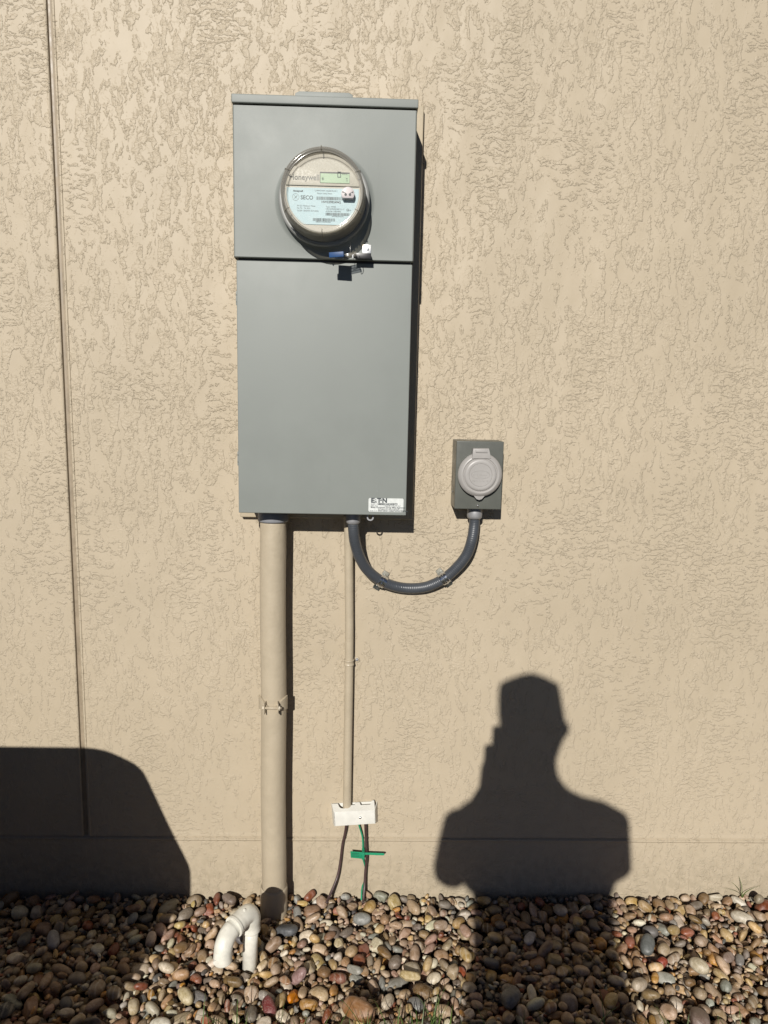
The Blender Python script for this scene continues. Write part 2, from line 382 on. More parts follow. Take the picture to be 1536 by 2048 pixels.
# cover with the drawn collar round the meter
mc = W(649.5, 403.5, YC); MR = 0.0985
def cover():
    m = MB(); t = 0.0015
    # face with circular hole, built as radial strips from circle to rectangle
    n = 96; ring = []; 
    prof = [(MR + .004, 0.0), (MR - .002, .0015), (MR - .006, .006), (MR - .010, .010), (MR - .014, .0105), (MR - .016, .006)]
    x0, x1, z0, z1 = PX0, PX1, ZS, ZC
    outer = []
    for k in range(n):
        th = 2 * math.pi * k / n; dx, dz = math.cos(th), math.sin(th); s_ = 1e9
        if dx > 1e-9: s_ = min(s_, (x1 - .003 - mc.x) / dx)
        if dx < -1e-9: s_ = min(s_, (x0 + .003 - mc.x) / dx)
        if dz > 1e-9: s_ = min(s_, (z1 - .001 - mc.z) / dz)
        if dz < -1e-9: s_ = min(s_, (z0 + .002 - mc.z) / dz)
        outer.append((mc.x + dx * s_, YC, mc.z + dz * s_))
    # snap the nearest ring points to the corners
    for cx_, cz_ in ((x0 + .003, z0 + .002), (x1 - .003, z0 + .002), (x0 + .003, z1 - .001), (x1 - .003, z1 - .001)):
        i = min(range(n), key=lambda k: (outer[k][0] - cx_) ** 2 + (outer[k][2] - cz_) ** 2); outer[i] = (cx_, YC, cz_)
    vs = list(outer)
    for r, h in prof:
        for k in range(n): th = 2 * math.pi * k / n; vs.append((mc.x + r * math.cos(th), YC - h, mc.z + r * math.sin(th)))
    fs = [[i * n + k, i * n + (k + 1) % n, (i + 1) * n + (k + 1) % n, (i + 1) * n + k] for i in range(len(prof)) for k in range(n)]
    m.raw(vs, fs, M['greymetal'], True)
    # folded flanges
    def strip(pts, smooth=True):
        k = len(pts); v = []
        for (xa, ya, za), (xb, yb, zb) in pts: v += [(xa, ya, za), (xb, yb, zb)]
        m.raw(v, [[2 * i, 2 * i + 1, 2 * i + 3, 2 * i + 2] for i in range(k - 1)], M['greymetal'], smooth)
    for sx, xe, xi in ((1, x0, x0 + .003), (-1, x1, x1 - .003)):
        strip([((xi, YC, z0 + .002), (xi, YC, z1 - .001)), ((xi - sx * .0018, YC + .0006, z0 + .0018), (xi - sx * .0018, YC + .0006, z1)), ((xe, YC + .003, z0), (xe, YC + .003, z1)), ((xe, YC + .09, z0), (xe, YC + .09, z1))])
    strip([((x0 + .003, YC, z0 + .002), (x1 - .003, YC, z0 + .002)), ((x0 + .001, YC + .0008, z0 + .0005), (x1 - .001, YC + .0008, z0 + .0005)), ((x0, YC + .003, z0), (x1, YC + .003, z0)), ((x0, YC + .0075, z0), (x1, YC + .0075, z0))])
    return m.build('meter_cover', panel, recalc=True)
cover()
# hood along the top
m = MB(); m.box(W(462.3, 190, YC - .006).x, W(837.3, 196, YC - .006).x, YC - .0065, YB - .001, ZC + .0015, ZT, M['greymetal'], 0.0022, 3)
m.build('top_hood', panel, 40)
m = MB(); hx0, hx1 = W(592, 188, -.10).x, W(708, 190, -.10).x
m.prism([(hx0, ZT - .001), (hx1, ZT - .001), (hx1 - .002, ZT + .010), (hx1 - .010, ZT + .0135), (hx0 + .010, ZT + .0135), (hx0 + .002, ZT + .010)], -.135, -.04, M['greymetal'], 0.001)
m.build('hub_cap', panel, 40)
# door
m = MB(); m.box(DX0, DX1, YD, YD + .022, ZB, ZS - .0042, M['greymetal'], 0.0022, 3)
m.box(DX0 + .004, DX1 - .004, YD + .004, YD + .02, ZS - .0042, ZS + .004, M['slotstrip'])  # near-black strip filling the slot between door and meter cover
door = m.build('door', panel, 40)
for py in (598, 916):
    a = W(469.0 + (py - 598) * .022, py - 14, YD + .03); b = W(476, py + 14, YD + .03); m = MB()
    m.box(DX0 - .0045, DX0 + .004, YD + .016, YD + .0185, b.z, a.z, M['greymetal'], 0.0006)
    for q in (.25, .75): m.lathe([(0, .0012), (.0016, .001), (.002, 0)], (DX0 - .0022, YD + .016, b.z + (a.z - b.z) * q), M['boxgrey'], seg=12)
    m.tube([(DX0 - .0015, YD + .02, b.z + .002), (DX0 - .0015, YD + .024, b.z - .016), (DX0 + .002, YD + .03, b.z - .024)], .0018, M['boxgrey'], 8)
    m.build('hinge', door, 40)
# rating label
lTL, lBR = W(737.2, 996, YD), W(806.5, 1024.5, YD); lw, lh = lBR.x - lTL.x, lTL.z - lBR.z
m = MB(); r = .0022; ys = YD - .0004
pts = [(lTL.x + r, lBR.z), (lBR.x - r, lBR.z), (lBR.x, lBR.z + r), (lBR.x, lTL.z - r), (lBR.x - r, lTL.z), (lTL.x + r, lTL.z), (lTL.x, lTL.z - r), (lTL.x, lBR.z + r)]
m.prism(pts, YD + .0002, ys, M['sticker'])
def lt(txt, fx, fy, sz, bold=0.0, mat='ink', sx=1.0): m.text(txt, sz, lTL.x + fx * lw, ys - .0002, lTL.z - fy * lh, M[mat], bold=bold, sx=sx)
# the large word: E, a broken A (dots), T, a dot for the O, N
X0 = lTL.x + .075 * lw; Z0 = lTL.z - .32 * lh; hh = .0100
lt('E', .068, .32, .0142, .0007, sx=1.12)
lt('T', .245, .32, .0142, .0007); lt('N', .388, .32, .0142, .0007, sx=1.0)
m.prism([(lTL.x + .172 * lw, Z0), (lTL.x + .190 * lw, Z0 + .0028), (lTL.x + .222 * lw, Z0 + .0028), (lTL.x + .240 * lw, Z0)], ys, ys - .0002, M['ink'])
m.prism([(lTL.x + .190 * lw, Z0 + .0048), (lTL.x + .206 * lw, Z0 + .0088), (lTL.x + .222 * lw, Z0 + .0048)], ys, ys - .0002, M['ink'])
m.prism(disc_pts(lTL.x + .355 * lw, Z0 + .0052, .0019, 16), ys, ys - .0002, M['ink'])
lt('CAT. NO.', .065, .49, .0052); lt('MBE816B200BTS', .285, .49, .0058, .00022, sx=1.02)
lt('200 amp', .065, .61, .0046); lt('120/240 VOLTS AC', .43, .61, .0046)
lt('Meter Equipment Group MEG Approved', .065, .72, .0046, .0001, sx=.98)
lt('SUITABLE FOR USE AS SERVICE', .27, .82, .0034); lt('EQUIPMENT. TYPE 3R ENCLOSURE', .27, .90, .0034, sx=1.15)
lt('SHORT CIRCUIT CURRENT RATING 22,000 AMPS', .27, .97, .0032, .0001, sx=.95); lt('78-8612-10', .04, .97, .0034)
m.build('rating_label', door)
# seal tab under the door, latch flag
tc = W(740.5, 1034.5, YD + .02); m = MB()
pts_o = [(tc.x - .0105, ZB + .006), (tc.x - .0085, ZB - .001)] + [(tc.x + .0078 * math.cos(a), tc.z + .0078 * math.sin(a)) for a in np.linspace(math.radians(205), math.radians(385), 18)] + [(tc.x + .0075, ZB + .006)]
n = len(pts_o); inner = [(tc.x + .0046 * math.cos(a), tc.z + .0046 * math.sin(a)) for a in np.linspace(math.radians(150), math.radians(390), n)]
v = []; f = []
for y in (YD + .018, YD + .020):
    for p in pts_o: v.append((p[0], y, p[1]))
    for p in inner: v.append((p[0], y, p[1]))
for L in (0, 1):
    b_ = L * 2 * n
    for k in range(n - 1): f.append([b_ + k, b_ + k + 1, b_ + n + k + 1, b_ + n + k])
for k in range(n - 1): f.append([k, k + 1, 2 * n + k + 1, 2 * n + k]); f.append([n + k, n + k + 1, 3 * n + k + 1, 3 * n + k])
m.raw(v, f, M['conn']); m.build('padlock_tab', panel)
# sealing hasp on the meter cover
hb = W(734, 500, YC - .006); m = MB()
h0, h1 = W(708, 492, YC), W(742.5, 490, YC); zb = W(730, 506, YC - .012).z
m.box(h1.x - .018, h1.x, YC - .0012, YC - .0002, zb - .002, h1.z, M['steel'], .0004)
m.box(h0.x, h1.x, YC - .019, YC - .0002, zb - .0032, zb - .0018, M['steel'], .0004)
m.box(h0.x, h1.x, YC - .0205, YC - .019, zb - .0125, zb - .0018, M['black'], .0004)
m.lathe([(0, .0026), (.0026, .0024), (.0032, .0012), (.0032, 0)], (h1.x - .0075, YC - .0012, (h1.z + zb) / 2 + .001), M['rust'], seg=20)
m.build('seal_hasp', panel, 40)

# ------------------------------------------------------------------ electricity meter
def meter():
    c = Vector((mc.x, YC, mc.z)); T = thing('electric_meter', 'round glass-covered electricity meter with green display and pale blue plate on the grey panel', 'electric meter', (c.x, YC, c.z))
    Y = lambda h: YC - h
    m = MB(); m.lathe([(.080, .004), (.090, .006), (.0915, .010), (.0915, .022), (.089, .026), (.083, .027), (.083, .02)], c, M['ring']); m.build('sealing_ring', T)
    m = MB(); m.lathe([(.082, .022), (.0808, .030), (.0792, .058), (.0780, .0640), (.0762, .0655), (.0740, .0655), (.0735, .05)], c, M['meterbody'])
    # vent slots
    for a in (-128, -133.5, -139, -144.5, -41, -46.5, -52, -57.5):
        th = math.radians(a); p = c + Vector((math.cos(th) * .0782, -.0630, math.sin(th) * .0782))
        m.box(p.x - .0017, p.x + .0017, p.y - .0035, p.y + .002, p.z - .0015, p.z + .0015, M['black'], rot=Matrix.Rotation(-th, 3, 'Y'))
    m.build('base_shell', T)
    hf = .066
    # face plate (upper silver, curved recess line), lower label
    m = MB(); m.prism(disc_pts(c.x, c.z, .0735, 72), Y(.05), Y(hf), M['silver'])
    R = .0725
    zt = lambda x: .038 + .55 * max(0, (-x - .01)) * 1.0 * .35
    top = [(c.x + x, c.z + .0395 + (.010 * ((-x - .0) / .06) ** 2 if x < 0 else -.0005)) for x in np.linspace(-.058, .060, 20)]
    arc = [(c.x + .0722 * math.cos(a), c.z + .0722 * math.sin(a)) for a in np.linspace(math.radians(2), math.radians(2), 1)]
    band = []
    for x, z in top:
        rr = math.hypot(x - c.x, z - c.z)
        if rr > R: x = c.x + (x - c.x) * R / rr; z = c.z + (z - c.z) * R / rr
        band.append((x, z))
    a_s = math.atan2(band[-1][1] - c.z, band[-1][0] - c.x); a_e = math.asin(.0118 / R)
    band += [(c.x + R * math.cos(a), c.z + R * math.sin(a)) for a in np.linspace(a_s, a_e, 8)][1:]
    band += [(c.x - R * math.cos(a_e), c.z + R * math.sin(a_e))]
    a_s2 = math.atan2(band[0][1] - c.z, band[0][0] - c.x)
    band += [(c.x + R * math.cos(a), c.z + R * math.sin(a)) for a in np.linspace(math.pi - a_e, a_s2, 8)][1:-1]
    m.prism(band, Y(hf - .0002), Y(hf + .0028), M['silver'], 0.0006)
    face = m.build('face_plate', T, 30)
    m = MB(); q = Y(hf + .0028)
    m.text('Honeywell', .0150, c.x - .0650, q - .0001, c.z + .0215, M['greyink'], extrude=.0002, bold=.0002, sx=.90); m.build('maker_name', face)
    # lcd: green glass, recess shade put in as black along top and left
    fx = lambda px, py: W(px, py, q)
    a, b = fx(639.8, 343.5), fx(699, 367.2)
    m = MB(); m.box(a.x, b.x, q - .0004, q + .002, b.z, a.z, M['black']); m.box(a.x + .0012, b.x, q - .0012, q, b.z, a.z - .0030, M['lcd'])
    yq = q - .0015
    z0 = fx(0, 358).z; x0 = fx(678.5, 350).x
    o_, i_ = .0034, .0022
    for (xa, xb, za, zb_) in ((-o_, o_, .0083, .0095), (-o_, o_, -.0012, 0), (-o_, -i_, 0, .0083), (i_, o_, 0, .0083)): m.box(x0 + xa, x0 + xb, yq, yq + .0003, c.z + .0285 + za, c.z + .0285 + zb_, M['ink'])
    m.text('kWh A', .0032, x0 + .006, yq, c.z + .0325, M['ink']); m.text('N', .0030, x0 + .0135, yq, c.z + .0245, M['ink'], bold=.0002); m.text('...', .005, x0 + .0135, yq, c.z + .0215, M['ink'], bold=.0002)
    for rr in (.0019,): m.lathe([(rr - .0004, .0002), (rr, .0002)], (x0 - .0315, yq, c.z + .0245), M['ink'], seg=20)
    m.text('A', .0035, x0 - .0328, yq, c.z + .0233, M['ink']); m.text('-', .005, x0 - .0325, yq, c.z + .0205, M['ink'])
    m.build('display', face)
    # name plate
    R2 = .0705; zc = .0078; a_c = math.asin(zc / R2); zlo = -.0600; a_lo = math.asin(zlo / R2)
    pl = [(c.x + R2 * math.cos(a), c.z + R2 * math.sin(a)) for a in np.linspace(a_c, a_lo, 20)] + [(c.x - R2 * math.cos(a), c.z + R2 * math.sin(a)) for a in np.linspace(a_lo, a_c, 20)]
    m = MB(); q2 = Y(hf + .0012); m.prism(pl, Y(hf - .0004), q2, M['cyanlabel'], .0003); k = q2 - .00025
    tx = lambda s_, x, z, sz, b_=0.0, mat='ink', sx=1.0, al='LEFT': m.text(s_, sz, c.x + x, k, c.z + z, M[mat], bold=b_, sx=sx, align=al)
    tx('Honeywell', -.0575, .0000, .0044, .0002); tx('COMPARTMENT A BLEED/PHASE 2', -.0160, .0018, .0034, sx=.85); tx('Electric Utility Meter', -.0110, -.0032, .0034)
    tx('SECO', -.0430, -.0138, .0104, .00015, 'ink', .95)
    tx('HW239824942', -.0025, -.0195, .0056, .00015, sx=1.08)
    tx('FM 2S Watthour Meter', -.0500, -.0270, .0038); tx('Kh 7.2   TA 30.0', -.0500, -.0315, .0038); tx('CL200 120/240V 3W 60Hz', -.0500, -.0360, .0038)
    tx('Type: A4RES', .0060, -.0275, .0038); tx('NRCA9900D90P1U-17', .0060, -.0318, .0038); tx('AGRM#: 39824942', .0060, -.0360, .0038)
    tx('UL', .0475, -.0325, .0030, .0001); tx('ELEP', .0505, -.0330, .0026)
    tx('00039824942000', .0180, -.0450, .0030, sx=1.1); tx('40820HW239824942', -.0135, -.0560, .0032, sx=1.05)
    m.lathe([(.0061, .0002), (.0066, .0002)], (c.x - .0525, k + .0002, c.z - .0100), M['greyink'], seg=32)
    m.lathe([(.0022, .0002), (.0026, .0002)], (c.x + .0487, k + .0002, c.z - .0315), M['ink'], seg=20)
    for s_ in (-1, 1): m.box(c.x - .0525 - .0042, c.x - .0525 + .0042, k - .0001, k, c.z - .0103, c.z - .0097, M['greyink'], rot=Matrix.Rotation(s_ * .8, 3, 'Y'))
    rb = random.Random(3)
    def bar(x0_, x1_, z0_, z1_):
        x = x0_
        while x < x1_:
            w = rb.choice((.0004, .0004, .0008, .0011)); m.box(c.x + x, c.x + min(x + w, x1_), k - .0001, k, c.z + z0_, c.z + z1_, M['ink']); x += w + rb.choice((.0004, .0006, .0009))
    bar(-.0125, .0395, -.0140, -.0080); bar(.0060, .0520, -.0425, -.0375); bar(-.0190, .0240, -.0535, -.0480)
    m.build('name_plate', T)
    # optical port knob
    kc = c + Vector((.0490, 0, -.0045)); kr = .0128
    m = MB(); pts = [(kc.x + kr * math.cos(a), kc.z + kr * math.sin(a)) for a in np.linspace(math.radians(-38), math.radians(218), 30)]
    m.prism(pts, q2, Y(hf + .014), M['knob'], .0008); kf = Y(hf + .014)
    for s_ in (-1, 1):
        m.prism(disc_pts(kc.x + s_ * .0042, kc.z - .0018, .0024, 20), kf, kf - .0003, M['ink'])
        m.box(kc.x + s_ * .0062 - .0052, kc.x + s_ * .0062 + .0052, kf - .0004, kf, kc.z + .0012, kc.z + .0022, M['ink'], rot=Matrix.Rotation(-s_ * .55, 3, 'Y'))
        m.prism(disc_pts(kc.x + s_ * .0095, kc.z + .0022, .0011, 12), kf, kf - .0004, M['ink'])
    m.build('optical_port', T, 40)
    # clear cover: flange, wall, rounded shoulder, flat front
    m = MB(); m.lathe([(.0885, .020), (.0885, .024), (.0845, .026), (.0825, .040), (.0815, .060), (.0805, .078), (.0785, .083)], c, M['side'])
    m.lathe([(.0785, .083), (.0755, .0850), (.0735, .0848), (.0722, .0835), (.0700, .0838)], c, M['rim'])
    m.lathe([(.0700, .0838), (.04, .0842), (.0, .0845)], c, M['glass'])
    for a in (92, 152, 208, 270, 332, 28):
        th = math.radians(a); d = Vector((math.cos(th), 0, math.sin(th)))
        m.tube([c + d * .0830 + Vector((0, -.066, 0)), c + d * .0808 + Vector((0, -.082, 0)), c + d * .0755 + Vector((0, -.0862, 0)), c + d * .0715 + Vector((0, -.0852, 0))], .0009, M['clearplastic'], 8)
    m.build('glass_cover', T)
meter()

# numbered seal hanging from the hasp
def seal():
    a = W(658.5, 509.5, YC - .058); b = W(688.5, 508.5, YC - .058); hs = .0050
    T = thing('meter_seal', 'small blue plastic seal in a clear holder wired to the hasp under the round meter', 'seal', (b.x, YC - .03, b.z))
    rot = Matrix.Rotation(math.radians(-3), 3, 'Y') @ Matrix.Rotation(math.radians(-12), 3, 'Z') @ Matrix.Rotation(math.radians(2), 3, 'X'); pv = Vector(((a.x + b.x) / 2, YC - .060, a.z))
    m = MB(); m.box(a.x, b.x, YC - .064, YC - .056, a.z - hs, a.z + hs, M['blue'], .0012, rot=rot, pivot=pv); m.build('seal_body', T, 40)
    m = MB(); rot2 = Matrix.Rotation(math.radians(-14), 3, 'Y')
    m.box(a.x + .002, b.x - .001, YC - .060, YC - .014, a.z - .001, a.z + .0008, M['blue'], .0004, rot=rot, pivot=pv)
    for k in range(3): m.box(b.x - .002, b.x + .024, YC - .046 + .011 * k, YC - .0425 + .011 * k, b.z + .0002, b.z + .0052, M['clearplastic'], .0006, rot=rot2)
    m.build('holder', T, 40)
    m = MB(); p = Vector((h1.x - .024, YC - .019, zb - .006))
    m.tube(crv([p, p + Vector((.002, -.006, -.010)), p + Vector((-.004, -.016, -.012)), Vector((b.x + .022, YC - .030, b.z + .004)), Vector((b.x + .008, YC - .035, b.z + .002))]), .0006, M['black'], 8)
    q_ = W(700.5, 484, YC - .03); m.tube([(q_.x, q_.y, q_.z), (q_.x + .0005, q_.y - .004, b.z + .006)], .0004, M['steel'], 6)
    m.build('seal_wire', T)
seal()

# ------------------------------------------------------------------ conduits
YP = -0.052; PR = 0.0300
def big_conduit():
    a, b = W(547.5, 1047, YP), W(546.2, 1745, YP); x = (a.x + b.x) / 2
    T = thing('service_conduit', 'thick tan painted conduit running from the grey meter panel down into the pebbles', 'conduit', (x, YP, -.05))
    zt = W(547, 1046.5, YP - PR).z; zl = W(547, 1772, YP).z
    m = MB(); n = 40; pts = [(x + .0009 * math.sin(i * .35), YP, -.06 + (zt + .02 + .06) * i / n) for i in range(n + 1)]
    m.tube(pts, PR, M['tanpipe'], 48); m.build('pipe', T)
    m = MB(); m.lathe([(PR + .0002, zt - 0.0), (PR + .0042, zt + .0005), (PR + .0046, zt + .004), (PR + .0046, ZB + .010 + 0.0), (.01, ZB + .011)], (x + .0005, YP, 0), M['pvcgrey'], axis=(0, 0, 1), seg=48)
    m.build('bell_adapter', T)
    m = MB(); rr = [(PR + .0003, zl + .002), (PR + .0030, zl), (PR + .0036, zl - .004), (PR + .0034, -.06)]
    m.lathe(rr, (x, YP, 0), M['tanpipe'], axis=(0, 0, 1), seg=48); m.build('lower_coupling', T)
    # strut clamp: two straps curving in to ears, one bolt
    zc = W(547, 1413, YP - PR).z
    m = MB()
    for s_ in (-1, 1):
        vs = []; fs = []; n = 14
        for k in range(n + 1):
            u = k / n; th = math.radians(8 + 66 * u)          # from the side toward the front
            zz = zc + .017 * (1 - u ** 2.2) + .001; zl2 = zc - .017 * (1 - u ** 1.4) - .003 + .0
            zl2 = zc - .006 - .010 * (1 - u)
            r0 = PR + .0006; r1 = PR + .0048
            for r_, z_ in ((r1, zz), (r1, zl2), (r0, zl2), (r0, zz)):
                vs.append((x + s_ * r_ * math.cos(th), YP - r_ * math.sin(th), z_))
        for k in range(n):
            for j in range(4): fs.append([k * 4 + j, k * 4 + (j + 1) % 4, k * 4 + 4 + (j + 1) % 4, k * 4 + 4 + j])
        fs += [[0, 1, 2, 3], [n * 4 + i for i in range(4)]]
        m.raw(vs, fs, M['tanpipe'])
        xe = x + s_ * .0150
        m.box(xe - .0012, xe + .0012, YP - PR - .015, YP - PR + .003, zc - .0145, zc + .013, M['tanpipe'], .0008, rot=Matrix.Rotation(s_ * math.radians(8), 3, 'Z'))
    cl = m.build('strap_clamp', T, 40)
    m = MB(); yb = YP - PR - .009
    m.tube([(x - .0185, yb, zc), (x + .0235, yb, zc)], .0030, M['tanpipe'], 12)
    m.tube([(x - .0205, yb, zc), (x - .0165, yb, zc)], .0058, M['tanpipe'], 6, smooth=False); m.tube([(x + .0165, yb, zc), (x + .0205, yb, zc)], .0058, M['tanpipe'], 6, smooth=False)
    m.build('clamp_bolt', cl)
big_conduit()

def thin_conduit():
    Yt = -.018; r = .0103; pts = [W(696.0, 1030, -.03), W(697, 1060, -.026), W(698.2, 1180, Yt), W(698.4, 1300, Yt), W(696, 1480, Yt), W(694.2, 1600, Yt), W(694.2, 1618, Yt)]
    T = thing('thin_conduit', 'slim tan painted conduit dropping from the meter panel to the white bonding block', 'conduit', (pts[-1].x, Yt, pts[-1].z))
    m = MB(); m.tube(crv(pts, 8), r, M['tanpipe'], 32); m.build('pipe', T)
    c = W(697.8, 1324, Yt); m = MB()
    prof = [(r + .0002, -.0075), (r + .0022, -.0068), (r + .0026, -.005), (r + .0012, -.0025), (r + .0012, .0025), (r + .0026, .005), (r + .0022, .0068), (r + .0002, .0075)]
    m.lathe(prof, c, M['tanpipe'], axis=(0, 0, 1), seg=32)
    m.prism([(c.x + .006, c.z - .007), (c.x + .021, c.z - .008), (c.x + .0255, c.z - .004), (c.x + .0255, c.z + .004), (c.x + .021, c.z + .008), (c.x + .006, c.z + .007)], -.0006, -.003, M['tanpipe'], .0006)
    st = m.build('pipe_strap', T, 40)
    m = MB(); m.lathe([(0, .0030), (.003, .0026), (.0038, .001), (.0038, 0)], (c.x + .0195, -.003, c.z + .001), M['conn'], seg=16); m.build('screw', st)
thin_conduit()

# ------------------------------------------------------------------ inlet box
YX = -.076
bx0 = (W(913, 882, YX).x + W(909.2, 1017, YX).x) / 2; bx1 = (W(1007.3, 882.8, YX).x + W(1002.9, 1019.4, YX).x) / 2
bz1 = W(960, 882.4, YX).z; bz0 = W(956, 1018.5, YX).z
inlet = thing('power_inlet_box', 'small dark grey power inlet box with a round light grey flip lid on the wall', 'inlet box', ((bx0 + bx1) / 2, 0, bz0))
m = MB(); m.box(bx0, bx1, YX, -.0008, bz0, bz1, M['boxgrey'], .0022, 3)
m.lathe([(0, .0018), (.0028, .0014), (.0036, 0)], (bx0, -.03, bz0 + .034), M['steel'], axis=(-1, 0, 0), seg=14)
m.lathe([(.0030, .0004), (.0044, .0004)], (bx0, -.03, bz0 + .034), M['black'], axis=(-1, 0, 0), seg=14)
m.build('enclosure', inlet, 40)
lc = W(960.0, 949.5, YX - .012); LR = (W(1004.6, 950, YX - .012).x - W(915.8, 950, YX - .012).x) / 2
def flip_lid():
    c = Vector((lc.x, YX, lc.z)); m = MB()
    m.lathe([(LR * .86, 0), (LR * .88, .008), (LR * .99, .0090), (LR, .011), (LR * .985, .0135), (LR * .93, .0160), (LR * .87, .0185), (LR * .81, .0200), (LR * .785, .0196), (LR * .765, .0172), (LR * .745, .0172), (LR * .70, .0200), (LR * .66, .0212), (LR * .60, .0216), (LR * .525, .0214), (LR * .515, .0206), (LR * .505, .0214), (0, .0216)], c, M['lid'])
    # lower thumb tab
    m.prism([(c.x - .0130, c.z - LR * .93), (c.x - .0095, c.z - LR * 1.02), (c.x - .0062, c.z - LR * 1.10), (c.x, c.z - LR * 1.145), (c.x + .0062, c.z - LR * 1.10), (c.x + .0095, c.z - LR * 1.02), (c.x + .0130, c.z - LR * .93)], YX - .010, YX - .0140, M['lid'], .0008)
    L = m.build('flip_lid', inlet, 50)
    m = MB(); yo = YX - .0216; u = .0205; w_ = .0092
    el = [(c.x + u * math.cos(a), yo, c.z + .001 + w_ * math.sin(a)) for a in np.linspace(0, 2 * math.pi, 40)]
    m.tube(el, .00045, M['lid'], 6); el2 = [(c.x + .006 + .0145 * math.cos(a), yo, c.z + .0005 + .0066 * math.sin(a)) for a in np.linspace(math.radians(-170), math.radians(60), 26)]
    m.tube(el2, .0004, M['lid'], 6)
    m.text('Connecticut', .0050, c.x - .0080, yo - .0001, c.z - .0008, M['lid'], extrude=.0003, sx=.9); m.lathe([(.0012, .0003), (.0018, .0005), (.0024, .0003)], (c.x - .0150, yo, c.z + .001), M['lid'], seg=16)
    m.text('NEMA 3R RATED', .0050, c.x, yo - .0001, c.z - .0145, M['lid'], extrude=.0003, align='CENTER')
    m.build('emblem', L)
    m = MB(); zt = c.z + LR
    tp = lambda px, py: W(px, py, YX - .018)
    a, b, d, e = tp(946.3, 897), tp(977.6, 897), tp(982.0, 917), tp(943.4, 917)
    m.prism([(a.x, a.z), (b.x, b.z), (d.x, d.z), (e.x, e.z)], YX - .0002, YX - .0215, M['lid'], .0010)
    m.build('hinge_yoke', inlet, 40)
    m = MB(); a, b = tp(951, 898.2), tp(974.3, 905.3); m.box(a.x, b.x, YX - .0240, YX - .012, b.z, a.z, M['lid'], .0012); m.build('hinge_barrel', inlet, 40)
    sc = W(955, 1011.5, YX); m = MB(); m.lathe([(0, .0028), (.0022, .0025), (.0034, .001), (.0036, 0)], (sc.x, YX, sc.z), M['rust'], seg=20); m.box(sc.x - .0026, sc.x + .0026, YX - .0031, YX - .002, sc.z - .0004, sc.z + .0004, M['black'], rot=Matrix.Rotation(.9, 3, 'Y'))
    m.build('screw', inlet)
flip_lid()

